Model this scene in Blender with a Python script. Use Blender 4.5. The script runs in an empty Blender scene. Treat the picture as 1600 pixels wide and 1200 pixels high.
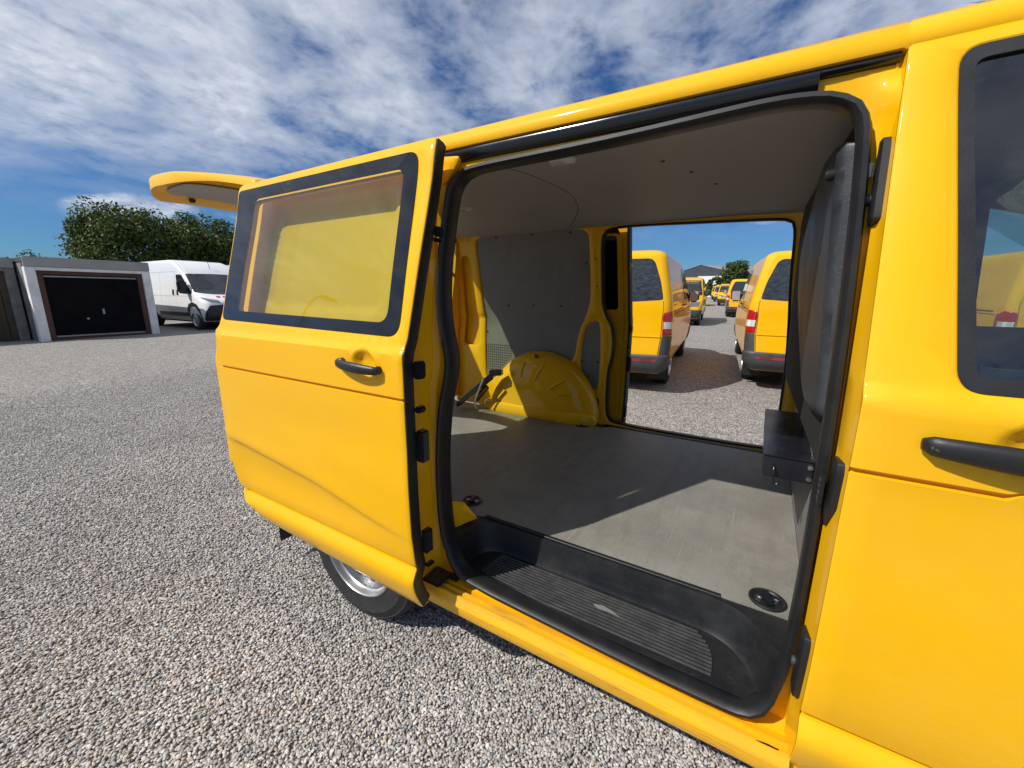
import bpy, bmesh, math, random
import numpy as np
from mathutils import Vector, Matrix
from mathutils.geometry import delaunay_2d_cdt
random.seed(7); rng = np.random.default_rng(11)
sc = bpy.context.scene; C = sc.collection
R = math.radians
SLOPE = .0135   # the yard rises gently away from the van

# ------------------------------------------------------------------ camera
cam_d = bpy.data.cameras.new('camera'); cam = bpy.data.objects.new('camera', cam_d); C.objects.link(cam); sc.camera = cam
YAW, PITCH, ROLL = 0.5476, 0.2145, 0.0075
fw = Vector((-math.sin(YAW)*math.cos(PITCH), math.cos(YAW)*math.cos(PITCH), -math.sin(PITCH)))
rt = Vector((math.cos(YAW), math.sin(YAW), 0)); up = rt.cross(fw)
rt, up = rt*math.cos(ROLL)+up*math.sin(ROLL), up*math.cos(ROLL)-rt*math.sin(ROLL)
cam.matrix_world = Matrix(((rt.x, up.x, -fw.x, 1.679), (rt.y, up.y, -fw.y, -0.9363), (rt.z, up.z, -fw.z, 1.4127), (0, 0, 0, 1)))
cam_d.sensor_width = 36; cam_d.lens = 641.24/1600*36; cam_d.clip_start = .02; cam_d.clip_end = 3000

# ------------------------------------------------------------------ sun, sky, exposure
SUN = Vector((-.555, -.82, 1.0)).normalized()
sun_d = bpy.data.lights.new('sun', 'SUN'); sun_d.energy = 4.6; sun_d.angle = R(.53); sun_d.color = (1, .95, .87)
sun = bpy.data.objects.new('sun', sun_d); C.objects.link(sun); sun.rotation_euler = SUN.to_track_quat('Z', 'Y').to_euler(); sun.location = (-8, -16, 17)
world = bpy.data.worlds.new('World'); sc.world = world; world.use_nodes = True
SK = (15.61, 4.17, 19.38, 17.88, 14.77)   # where the cloud field lies
def build_world():
    nt = world.node_tree; N = nt.nodes; L = nt.links; N.clear()
    def nd(t, **k):
        n = N.new(t)
        for a, b in k.items(): setattr(n, a, b)
        return n
    def mth(op, a, b=None, c=None, clamp=False):
        n = nd('ShaderNodeMath', operation=op, use_clamp=clamp)
        for i, v in enumerate((a, b, c)):
            if v is None: continue
            if hasattr(v, 'links'): L.new(v, n.inputs[i])
            else: n.inputs[i].default_value = v
        return n.outputs[0]
    out = nd('ShaderNodeOutputWorld'); bg = nd('ShaderNodeBackground'); STR = .075
    sky = nd('ShaderNodeTexSky', sky_type='NISHITA', sun_disc=False, sun_elevation=math.asin(SUN.z), sun_rotation=math.atan2(SUN.x, SUN.y), altitude=200, air_density=1.0, dust_density=.5, ozone_density=3.0)
    tint = nd('ShaderNodeMixRGB', blend_type='MULTIPLY'); tint.inputs[0].default_value = 1; tint.inputs[2].default_value = (.40, .74, 1.12, 1)
    L.new(sky.outputs[0], tint.inputs[1])
    tc = nd('ShaderNodeTexCoord'); sp = nd('ShaderNodeSeparateXYZ'); L.new(tc.outputs['Generated'], sp.inputs[0])
    zz = mth('MAXIMUM', sp.outputs[2], .0)
    h = mth('ADD', zz, .20)
    px = mth('DIVIDE', sp.outputs[0], h); py = mth('DIVIDE', sp.outputs[1], h)
    cb = nd('ShaderNodeCombineXYZ'); L.new(px, cb.inputs[0]); L.new(py, cb.inputs[1])
    def noise(scale, det, rough, off, rot=0, stretch=1, dist=0.):
        mp = nd('ShaderNodeMapping'); mp.inputs['Location'].default_value = off; mp.inputs['Rotation'].default_value = (0, 0, rot); mp.inputs['Scale'].default_value = (scale*stretch, scale, 1)
        L.new(cb.outputs[0], mp.inputs[0]); n = nd('ShaderNodeTexNoise'); n.inputs['Scale'].default_value = 1; n.inputs['Detail'].default_value = det; n.inputs['Roughness'].default_value = rough; n.inputs['Distortion'].default_value = dist
        L.new(mp.outputs[0], n.inputs['Vector']); return n.outputs['Fac']
    big = noise(.30, 2, .5, (SK[2], SK[3], 0), .4)
    mid = noise(3.3, 7, .57, (SK[0], SK[1], 0), 1.2, 1.1, .25)
    fine = noise(11, 5, .6, (1.3, 2.7, 0), 1.2, 1.1, .2)
    s = mth('ADD', mth('MULTIPLY', mid, .56), mth('MULTIPLY', fine, .30))
    s = mth('ADD', s, mth('MULTIPLY', big, 1.0))
    mr = nd('ShaderNodeMapRange', interpolation_type='SMOOTHSTEP'); mr.inputs[1].default_value = .76; mr.inputs[2].default_value = 1.03
    L.new(s, mr.inputs[0])
    low = nd('ShaderNodeMapRange', interpolation_type='SMOOTHSTEP'); low.inputs[1].default_value = .08; low.inputs[2].default_value = .34; L.new(sp.outputs[2], low.inputs[0])
    cover = mth('MULTIPLY', mth('MULTIPLY', mr.outputs[0], low.outputs[0]), .93)
    # small puffs low over the horizon
    v2 = mth('MULTIPLY', sp.outputs[2], 7.0)
    cb2 = nd('ShaderNodeCombineXYZ'); L.new(mth('MULTIPLY', sp.outputs[0], 2.6), cb2.inputs[0]); L.new(mth('MULTIPLY', sp.outputs[1], 2.6), cb2.inputs[1]); L.new(mth('ADD', v2, SK[4]), cb2.inputs[2])
    n2 = nd('ShaderNodeTexNoise'); n2.inputs['Scale'].default_value = 1.35; n2.inputs['Detail'].default_value = 6; n2.inputs['Roughness'].default_value = .55; L.new(cb2.outputs[0], n2.inputs['Vector'])
    m2 = nd('ShaderNodeMapRange', interpolation_type='SMOOTHSTEP'); m2.inputs[1].default_value = .54; m2.inputs[2].default_value = .66; L.new(n2.outputs['Fac'], m2.inputs[0])
    band = nd('ShaderNodeMapRange', interpolation_type='SMOOTHSTEP'); band.inputs[1].default_value = .36; band.inputs[2].default_value = .16; L.new(sp.outputs[2], band.inputs[0])
    puff = mth('MULTIPLY', mth('MULTIPLY', m2.outputs[0], band.outputs[0]), .85)
    cover = mth('MAXIMUM', cover, puff)
    # cloud colour: denser parts greyer
    ramp = nd('ShaderNodeMixRGB'); k = 1/STR
    ramp.inputs[1].default_value = (.78*k, .82*k, .90*k, 1); ramp.inputs[2].default_value = (.36*k, .43*k, .57*k, 1)
    shade = nd('ShaderNodeMapRange'); shade.inputs[1].default_value = .35; shade.inputs[2].default_value = .7; L.new(fine, shade.inputs[0]); L.new(shade.outputs[0], ramp.inputs[0])
    mix = nd('ShaderNodeMixRGB'); L.new(cover, mix.inputs[0]); L.new(tint.outputs[0], mix.inputs[1]); L.new(ramp.outputs[0], mix.inputs[2])
    L.new(mix.outputs[0], bg.inputs[0]); bg.inputs[1].default_value = STR; L.new(bg.outputs[0], out.inputs[0])
build_world()
sc.view_settings.view_transform = 'Standard'; sc.view_settings.look = 'None'; sc.view_settings.gamma = 1; sc.view_settings.exposure = 0.0
sc.render.film_transparent = False
try:
    sc.cycles.max_bounces = 10; sc.cycles.transparent_max_bounces = 16; sc.cycles.caustics_reflective = False; sc.cycles.caustics_refractive = False
except Exception: pass

# ------------------------------------------------------------------ materials
MATS = {}
class NT:
    def __init__(s, name):
        s.m = bpy.data.materials.new(name); s.m.use_nodes = True; s.t = s.m.node_tree; s.N = s.t.nodes; s.L = s.t.links
        s.b = s.N.get('Principled BSDF'); s.out = s.N.get('Material Output'); MATS[name] = s.m
        s.tc = s.N.new('ShaderNodeTexCoord')
    def n(s, t, **k):
        x = s.N.new(t)
        for a, b in k.items(): setattr(x, a, b)
        return x
    def l(s, a, b): s.L.new(a, b)
    def noise(s, scale, det=4, rough=.55, vec=None, dist=0., size=None):
        n = s.n('ShaderNodeTexNoise'); n.inputs['Scale'].default_value = scale; n.inputs['Detail'].default_value = det; n.inputs['Roughness'].default_value = rough; n.inputs['Distortion'].default_value = dist
        v = vec or s.tc.outputs['Object']
        if size:
            mp = s.n('ShaderNodeMapping'); mp.inputs['Scale'].default_value = size; s.l(v, mp.inputs[0]); v = mp.outputs[0]
        s.l(v, n.inputs['Vector']); return n.outputs['Fac']
    def ramp(s, fac, a, b, lo=.3, hi=.7):
        r = s.n('ShaderNodeValToRGB'); r.color_ramp.elements[0].position = lo; r.color_ramp.elements[1].position = hi
        r.color_ramp.elements[0].color = (*a, 1); r.color_ramp.elements[1].color = (*b, 1); s.l(fac, r.inputs[0]); return r.outputs[0]
    def val(s, fac, a, b, lo=.3, hi=.7):
        r = s.n('ShaderNodeMapRange'); r.inputs[1].default_value = lo; r.inputs[2].default_value = hi; r.inputs[3].default_value = a; r.inputs[4].default_value = b; s.l(fac, r.inputs[0]); return r.outputs[0]
    def mix(s, fac, a, b, mode='MIX'):
        r = s.n('ShaderNodeMixRGB', blend_type=mode)
        for i, v in enumerate((fac, a, b)):
            if hasattr(v, 'links'): s.l(v, r.inputs[i])
            elif i == 0: r.inputs[0].default_value = v
            else: r.inputs[i].default_value = (*v, 1)
        return r.outputs[0]
    def bump(s, h, strength=.3, dist=.01):
        b = s.n('ShaderNodeBump'); b.inputs['Strength'].default_value = strength; b.inputs['Distance'].default_value = dist; s.l(h, b.inputs['Height']); s.l(b.outputs[0], s.b.inputs['Normal']); return b
    def set(s, **k):
        for a, v in k.items():
            i = s.b.inputs[a.replace('_', ' ')]
            if hasattr(v, 'links'): s.l(v, i)
            elif isinstance(v, tuple): i.default_value = (*v, 1)
            else: i.default_value = v
        return s
def simple(name, col, rough, var=.15, scale=8., bump=.0, bscale=200., **k):
    m = NT(name); n = m.noise(scale, 5)
    m.set(Base_Color=m.ramp(n, tuple(c*(1-var) for c in col), tuple(min(1, c*(1+var)) for c in col)), Roughness=m.val(n, max(0, rough-.06), min(1, rough+.06)), **k)
    if bump: m.bump(m.noise(bscale, 3), bump, .002)
    return m
def paint(name, col, dust=(.62, .50, .22), amount=.35):
    m = NT(name); n = m.noise(2.2, 6, .6); n2 = m.noise(90, 3, .6); n3 = m.noise(14, 5, .65)
    c = m.mix(m.val(n3, 0, .10, .35, .75), col, tuple(x*.80 for x in col))
    sp = m.val(n2, 0, 1, .62, .74)
    c = m.mix(m.val(n, 0, amount*.35, .45, .8), c, dust)
    wv_ = m.noise(1.7, 3, .5); m.set(Base_Color=c, Roughness=.45, Coat_Weight=m.val(n, .75, .5), Coat_Roughness=m.val(n3, .02, .09), Coat_IOR=1.45, Specular_IOR_Level=.08)
    hh = m.n('ShaderNodeMath', operation='ADD'); m.l(m.noise(300, 2), hh.inputs[0]); sc_ = m.n('ShaderNodeMath', operation='MULTIPLY'); sc_.inputs[1].default_value = 14; m.l(wv_, sc_.inputs[0]); m.l(sc_.outputs[0], hh.inputs[1]); m.bump(hh.outputs[0], .10, .0012)
    return m
paint('yellow_paint', (.86, .450, .001))
paint('white_paint', (.80, .81, .82), (.55, .53, .48), .5)
def scuffed():
    m = NT('scuffed_yellow'); n = m.noise(3, 6, .65, size=(1, 6, 6)); s = m.noise(26, 6, .7, size=(.35, 5, 5)); d = m.noise(110, 4, .7)
    c = m.mix(m.val(n, 0, .6, .40, .70), (.93, .465, .004), (.42, .25, .04))
    c = m.mix(m.val(s, 0, .55, .58, .68), c, (.20, .13, .05)); c = m.mix(m.val(d, 0, .35, .68, .74), c, (.78, .62, .35))
    m.set(Base_Color=c, Roughness=m.val(n, .3, .55), Coat_Weight=.2)
scuffed()
simple('black_rubber', (.011, .011, .0125), .48, .3, 12, .15, 300)
simple('black_plastic', (.012, .0125, .014), .42, .25, 10, .2, 700)
def step_plastic():
    m = NT('step_plastic'); n = m.noise(6, 6, .7); d = m.noise(45, 5, .75); e = m.noise(3, 4, .6, size=(1, 4, 4))
    c = m.mix(m.val(n, 0, .6, .45, .75), (.011, .0115, .013), (.035, .034, .032)); c = m.mix(m.val(d, 0, .4, .6, .75), c, (.075, .072, .066)); c = m.mix(m.val(e, 0, .35, .55, .75), c, (.05, .047, .042))
    m.set(Base_Color=c, Roughness=m.val(n, .34, .58), Specular_IOR_Level=.45); m.bump(m.noise(500, 2), .2, .001)
step_plastic()
simple('rib_plastic', (.055, .054, .054), .35, .3, 30, .1, 300)
simple('grey_plastic', (.055, .057, .062), .5, .2, 6, .2, 600)
simple('black_metal', (.012, .013, .018), .25, .3, 6, .05, 400, Specular_IOR_Level=.6)
simple('black_gloss', (.010, .010, .012), .16, .2, 6)
simple('void_black', (.006, .006, .006), .9, .1)
def pad():
    m = NT('pad_vinyl'); n = m.noise(7, 7, .7, size=(1, 1, .6)); d = m.noise(60, 5, .75)
    m.set(Base_Color=m.mix(m.val(d, 0, .35, .55, .75), m.ramp(n, (.020, .022, .027), (.044, .047, .055)), (.13, .13, .13)), Roughness=m.val(n, .42, .62)); m.bump(m.noise(150, 4), .25, .003)
pad()
def liner():
    m = NT('floor_lino'); v = m.tc.outputs['Object']
    n = m.noise(3.2, 7, .65); st = m.noise(5, 5, .6, size=(4, .8, 1)); g = m.noise(420, 2, .6); bl = m.noise(11, 5, .7)
    base = m.ramp(n, (.155, .148, .125), (.27, .258, .222), .3, .72)
    base = m.mix(m.val(st, 0, .45, .48, .70), base, (.11, .104, .09))
    base = m.mix(m.val(bl, 0, .5, .5, .75), base, (.12, .113, .098)); base = m.mix(m.val(g, .0, .60, .4, .7), base, (.34, .325, .285))
    # long thin scratches
    for a, sx, sy, o in ((.25, 150, 1.9, 0), (-.9, 140, 2.3, 3.1), (1.15, 170, 2.6, 7.7), (.7, 190, 3, 5.5), (2.1, 150, 2.2, 1.9), (-.35, 160, 2.0, 9.2)):
        mp = m.n('ShaderNodeMapping'); mp.inputs['Rotation'].default_value = (0, 0, a); mp.inputs['Scale'].default_value = (sx, sy, 1); mp.inputs['Location'].default_value = (o, o*2, 0)
        m.l(v, mp.inputs[0]); nn = m.noise(1, 2, .4, mp.outputs[0], .35); base = m.mix(m.val(nn, 0, .40, .735, .775), base, (.42, .41, .37))
    ch = m.n('ShaderNodeTexChecker'); ch.inputs['Scale'].default_value = 170; m.l(v, ch.inputs['Vector'])
    m.set(Base_Color=base, Roughness=m.val(n, .42, .6), Specular_IOR_Level=.35); m.bump(ch.outputs['Fac'], .35, .0012)
liner()
def board():
    m = NT('grey_board'); n = m.noise(4, 6, .65); st = m.noise(6, 5, .65, size=(5, 5, .5)); f = m.noise(70, 4, .75, size=(1, 1, .4))
    c = m.mix(m.val(st, 0, .4, .5, .75), m.ramp(n, (.165, .16, .152), (.215, .21, .198)), (.12, .116, .11)); c = m.mix(m.val(f, 0, .35, .64, .74), c, (.30, .295, .28))
    m.set(Base_Color=c, Roughness=m.val(n, .45, .62)); m.bump(m.noise(300, 3), .1, .001)
board()
simple('ceiling_board', (.33, .32, .30), .6, .08, 3, .1, 250)
simple('tyre_rubber', (.020, .020, .021), .75, .3, 20, .3, 160)
simple('steel', (.62, .62, .62), .30, .2, 18, .1, 120, Metallic=1.0)
simple('wheel_silver', (.50, .51, .52), .32, .15, 10, 0, 1, Metallic=.85)
simple('concrete_white', (.76, .75, .72), .85, .14, 3, .3, 60)
simple('concrete_grey', (.20, .195, .185), .9, .3, 4, .4, 40)
simple('fascia_grey', (.34, .33, .31), .8, .12, 2, .2, 50)
simple('brown_wood', (.085, .030, .020), .6, .3, 6, .2, 80)
simple('door_black', (.006, .0055, .0065), .8, .4, 4, .1, 90, Specular_IOR_Level=.1)
simple('door_brown', (.062, .048, .030), .75, .3, 6, .3, 40)
simple('strip_grey', (.33, .32, .31), .5, .15)
simple('roof_dark', (.050, .055, .065), .7, .2, 1)
simple('roof_grey', (.30, .29, .28), .7, .1, .5)
simple('wall_white', (.78, .78, .77), .7, .05, .5)
simple('bark', (.060, .045, .032), .9, .4, 10, .6, 30)
simple('seat_fabric', (.030, .031, .035), .9, .25, 20, .3, 300)
simple('plate_white', (.72, .72, .70), .5, .05)
simple('rust_tool', (.10, .055, .030), .6, .5, 30)
simple('lamp_grey', (.36, .37, .38), .5, .1)
def leaf(name, a, b):
    m = NT(name); oi = m.n('ShaderNodeNewGeometry'); n = m.noise(1.1, 3)
    c = m.mix(oi.outputs['Random Per Island'], a, b); c = m.mix(m.val(n, 0, .5), c, tuple(x*.6 for x in a))
    m.set(Base_Color=c, Roughness=.5, Specular_IOR_Level=.3)
    tr = m.n('ShaderNodeBsdfTranslucent'); m.l(c, tr.inputs[0]); mx = m.n('ShaderNodeMixShader'); mx.inputs[0].default_value = .25
    m.l(m.b.outputs[0], mx.inputs[1]); m.l(tr.outputs[0], mx.inputs[2]); m.l(mx.outputs[0], m.out.inputs[0])
leaf('leaf_dark', (.050, .085, .016), (.110, .150, .030)); leaf('leaf_light', (.050, .095, .018), (.110, .16, .035))
def glass(name, tint, refl=1.0, ior=1.5, dirt=.0):
    m = NT(name); tr = m.n('ShaderNodeBsdfTransparent'); tr.inputs[0].default_value = (*tint, 1)
    gl = m.n('ShaderNodeBsdfGlossy'); gl.inputs['Roughness'].default_value = .012; gl.inputs[0].default_value = (refl, refl, refl, 1)
    ge = m.n('ShaderNodeNewGeometry'); dt = m.n('ShaderNodeVectorMath', operation='DOT_PRODUCT'); m.l(ge.outputs['Normal'], dt.inputs[0]); m.l(ge.outputs['Incoming'], dt.inputs[1])
    def mm(op, a, b):
        x = m.n('ShaderNodeMath', operation=op)
        for i, v_ in enumerate((a, b)):
            if hasattr(v_, 'links'): m.l(v_, x.inputs[i])
            else: x.inputs[i].default_value = v_
        return x.outputs[0]
    f0 = 2*((ior-1)/(ior+1))**2; c5 = mm('POWER', mm('SUBTRACT', 1.0, mm('ABSOLUTE', dt.outputs['Value'], 0)), 4.5); fres = mm('ADD', mm('MULTIPLY', c5, 1-f0), f0)
    mx = m.n('ShaderNodeMixShader')
    m.l(fres, mx.inputs[0]); m.l(tr.outputs[0], mx.inputs[1]); m.l(gl.outputs[0], mx.inputs[2])
    sh = mx.outputs[0]
    if dirt:
        df = m.n('ShaderNodeBsdfDiffuse'); df.inputs[0].default_value = (.5, .48, .42, 1); m2 = m.n('ShaderNodeMixShader'); m.l(m.val(m.noise(3, 6, .65), dirt*.4, dirt*1.6), m2.inputs[0]); m.l(sh, m2.inputs[1]); m.l(df.outputs[0], m2.inputs[2]); sh = m2.outputs[0]
    m.l(sh, m.out.inputs[0]); m.N.remove(m.b)
glass('door_glass', (.74, .87, .58), 1, 1.52, .002); glass('cab_glass', (.62, .72, .68), 1, 1.6, .004)
simple('dark_glass', (.012, .015, .018), .04, .2, 6, 0, 1, Specular_IOR_Level=.9)
def rear_glass():
    m = NT('rear_glass'); n = m.noise(13, 4, .6, size=(1, 1, 2)); m.set(Base_Color=m.ramp(n, (.012, .014, .017), (.05, .055, .062)), Roughness=.12, Specular_IOR_Level=.8); m.bump(n, .5, .02)
rear_glass()
simple('frit', (.006, .007, .010), .03, .2, 4, 0, 1, Specular_IOR_Level=.6)
def lampmat(name, col, rough=.12):
    m = NT(name); w = m.n('ShaderNodeTexWave'); w.inputs['Scale'].default_value = 26; m.l(m.tc.outputs['Object'], w.inputs['Vector'])
    m.set(Base_Color=m.ramp(w.outputs['Fac'], tuple(x*.65 for x in col), col), Roughness=rough, Coat_Weight=.8, Coat_Roughness=.04)
lampmat('lamp_red', (.50, .008, .012)); lampmat('lamp_clear', (.66, .66, .66)); lampmat('lamp_pink', (.30, .05, .06)); lampmat('headlamp', (.16, .17, .19), .08)
simple('orange_stripe', (.60, .03, .03), .5, .1)
def gravel_ground():
    m = NT('gravel_ground'); v = m.tc.outputs['Object']
    def vor(scale, out='Color'):
        x = m.n('ShaderNodeTexVoronoi'); x.inputs['Scale'].default_value = scale; m.l(v, x.inputs['Vector']); return x
    a = vor(95); b = vor(52)
    sepc = m.n('ShaderNodeSeparateColor'); m.l(a.outputs['Color'], sepc.inputs[0])
    c = m.n('ShaderNodeValToRGB'); e = c.color_ramp.elements; e[0].position = 0; e[0].color = (.15, .14, .135, 1); e[1].position = 1; e[1].color = (.66, .63, .585, 1)
    x = e.new(.35); x.color = (.28, .265, .252, 1); x = e.new(.7); x.color = (.40, .375, .35, 1); x = e.new(.9); x.color = (.47, .42, .355, 1)
    m.l(sepc.outputs[0], c.inputs[0])
    dk = m.val(a.outputs['Distance'], 1.12, .60, .35, .75)
    col = m.mix(1.0, c.outputs[0], dk, 'MULTIPLY')
    pat = m.noise(.35, 5, .6); pat2 = m.noise(1.3, 5, .65)
    col = m.mix(m.val(pat, 0, .30, .45, .75), col, (.40, .375, .34)); col = m.mix(m.val(pat2, 0, .22, .5, .75), col, (.30, .29, .28))
    spk = m.noise(34, 3, .7); spk2 = m.noise(9, 4, .7); col = m.mix(1.0, col, m.val(spk, .50, 1.60, .3, .7), 'MULTIPLY'); col = m.mix(1.0, col, m.val(spk2, .82, 1.2, .3, .7), 'MULTIPLY')
    m.set(Base_Color=col, Roughness=.9, Specular_IOR_Level=.2)
    hh = m.n('ShaderNodeMath', operation='ADD'); m.l(a.outputs['Distance'], hh.inputs[0]); m.l(b.outputs['Distance'], hh.inputs[1])
    bp = m.bump(hh.outputs[0], 1.0, .010); bp.invert = True
gravel_ground()
def pebble():
    m = NT('pebble'); oi = m.n('ShaderNodeObjectInfo'); c = m.n('ShaderNodeValToRGB'); e = c.color_ramp.elements
    e[0].position = 0; e[0].color = (.20, .196, .19, 1); e[1].position = 1; e[1].color = (.82, .80, .76, 1)
    for p_, col in ((.15, (.28, .270, .260)), (.40, (.43, .412, .392)), (.65, (.55, .525, .495)), (.82, (.64, .60, .56)), (.88, (.56, .41, .28)), (.91, (.70, .66, .61)), (.96, (.36, .38, .37))):
        x = e.new(p_); x.color = (*col, 1)
    m.l(oi.outputs['Random'], c.inputs[0]); n = m.noise(3, 4, .6); ge = m.n('ShaderNodeNewGeometry'); wn = m.noise(.9, 4, .6, ge.outputs['Position']); wt = m.noise(2.2, 3, .6, ge.outputs['Position'], 0., (.35, 2.0, 1))
    pc = m.mix(m.val(n, 0, .35), c.outputs[0], (.33, .315, .305)); pc = m.mix(1.0, pc, m.val(wn, .84, 1.14, .3, .7), 'MULTIPLY'); pc = m.mix(m.val(wt, 0, .25, .55, .75), pc, (.35, .335, .31))
    m.set(Base_Color=pc, Roughness=.75, Specular_IOR_Level=.3)
pebble()

# ------------------------------------------------------------------ helpers
def tag(o, label=None, cat=None, group=None, kind=None):
    if label: o['label'] = label
    if cat: o['category'] = cat
    if group: o['group'] = group
    if kind: o['kind'] = kind
    return o
def empty(name, loc=(0, 0, 0), rz=0, **k):
    o = bpy.data.objects.new(name, None); C.objects.link(o); o.location = loc; o.rotation_euler = (0, 0, rz); o.empty_display_size = .2
    return tag(o, **k)
def link(name, bm, mat, parent=None, smooth=True, angle=35, bevel=0):
    if bevel:
        es = [e for e in bm.edges if e.is_manifold and e.calc_face_angle(0) > R(40)]
        if es: bmesh.ops.bevel(bm, geom=es, offset=bevel, segments=2, affect='EDGES', clamp_overlap=True)
    me = bpy.data.meshes.new(name); bm.to_mesh(me); bm.free()
    return link_me(name, me, mat, parent, smooth, angle)
def link_me(name, me, mat, parent=None, smooth=True, angle=35):
    me.materials.append(MATS[mat])
    if smooth:
        me.polygons.foreach_set('use_smooth', [True]*len(me.polygons)); me.set_sharp_from_angle(angle=R(angle))
    o = bpy.data.objects.new(name, me); C.objects.link(o); o.parent = parent
    return o
def pyd(name, V, F, mat, parent=None, smooth=True, angle=35):
    me = bpy.data.meshes.new(name); me.from_pydata([tuple(v) for v in V], [], F); me.validate(); me.update()
    bm = bmesh.new(); bm.from_mesh(me); bmesh.ops.recalc_face_normals(bm, faces=bm.faces); bm.to_mesh(me); bm.free()
    return link_me(name, me, mat, parent, smooth, angle)
def abox(bm, x0, x1, y0, y1, z0, z1, M=None):
    vs = [bm.verts.new((x, y, z)) for z in (z0, z1) for y in (y0, y1) for x in (x0, x1)]
    for f in ((0, 2, 3, 1), (4, 5, 7, 6), (0, 1, 5, 4), (2, 6, 7, 3), (0, 4, 6, 2), (1, 3, 7, 5)): bm.faces.new([vs[i] for i in f])
    if M:
        for v in vs: v.co = M @ v.co
def box(name, x0, x1, y0, y1, z0, z1, mat, parent=None, bevel=.004, M=None):
    bm = bmesh.new(); abox(bm, x0, x1, y0, y1, z0, z1, M); bmesh.ops.recalc_face_normals(bm, faces=bm.faces); return link(name, bm, mat, parent, bevel=bevel)
def densify(pts, res, closed=True):
    out = []; n = len(pts)
    for i in range(n if closed else n-1):
        a = np.array(pts[i], float); b = np.array(pts[(i+1) % n], float); k = max(1, int(np.ceil(np.linalg.norm(b-a)/res)))
        for j in range(k): out.append(tuple(a+(b-a)*j/k))
    if not closed: out.append(tuple(pts[-1]))
    return out
def rrect(x0, x1, z0, z1, r, n=5):
    rs = r if isinstance(r, (list, tuple)) else [r]*4; out = []
    for (cx, cz, a0), rr in zip(((x1, z1, 0), (x0, z1, 90), (x0, z0, 180), (x1, z0, 270)), rs):
        sx = -1 if cx == x1 else 1; sz = -1 if cz == z1 else 1
        for i in range(n+1):
            a = R(a0+90*i/n); out.append((cx+sx*rr+rr*math.cos(a), cz+sz*rr+rr*math.sin(a)))
    return out
def rpoly(pts, r, n=4):
    out = []; N = len(pts)
    for i in range(N):
        p = np.array(pts[i], float); a = np.array(pts[i-1], float)-p; b = np.array(pts[(i+1) % N], float)-p
        rr = r[i] if isinstance(r, (list, tuple)) else r
        la, lb = np.linalg.norm(a), np.linalg.norm(b); d = min(rr, la*.45, lb*.45)
        if d < 1e-5: out.append(tuple(p)); continue
        s, e = p+a/la*d, p+b/lb*d
        for j in range(n+1):
            t = j/n; out.append(tuple((1-t)**2*s+2*t*(1-t)*p+t*t*e))
    return out
def inside(P, poly):
    P = np.asarray(P); x, y = P[:, 0], P[:, 1]; r = np.zeros(len(P), bool); q = np.asarray(poly); j = len(q)-1
    for i in range(len(q)):
        xi, yi, xj, yj = q[i][0], q[i][1], q[j][0], q[j][1]
        if yi != yj:
            c = ((yi > y) != (yj > y)) & (x < (xj-xi)*(y-yi)/(yj-yi)+xi); r ^= c
        j = i
    return r
def segdist(P, poly):
    P = np.asarray(P); d = np.full(len(P), 1e9); q = np.asarray(poly)
    for i in range(len(q)):
        a, b = q[i], q[(i+1) % len(q)]; ab = b-a; l2 = max(ab@ab, 1e-12); t = np.clip(((P-a)@ab)/l2, 0, 1); d = np.minimum(d, np.linalg.norm(P-(a+t[:, None]*ab), axis=1))
    return d
def area(p): p = np.asarray(p); x, y = p[:, 0], p[:, 1]; return .5*np.sum(x*np.roll(y, -1)-np.roll(x, -1)*y)
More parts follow.
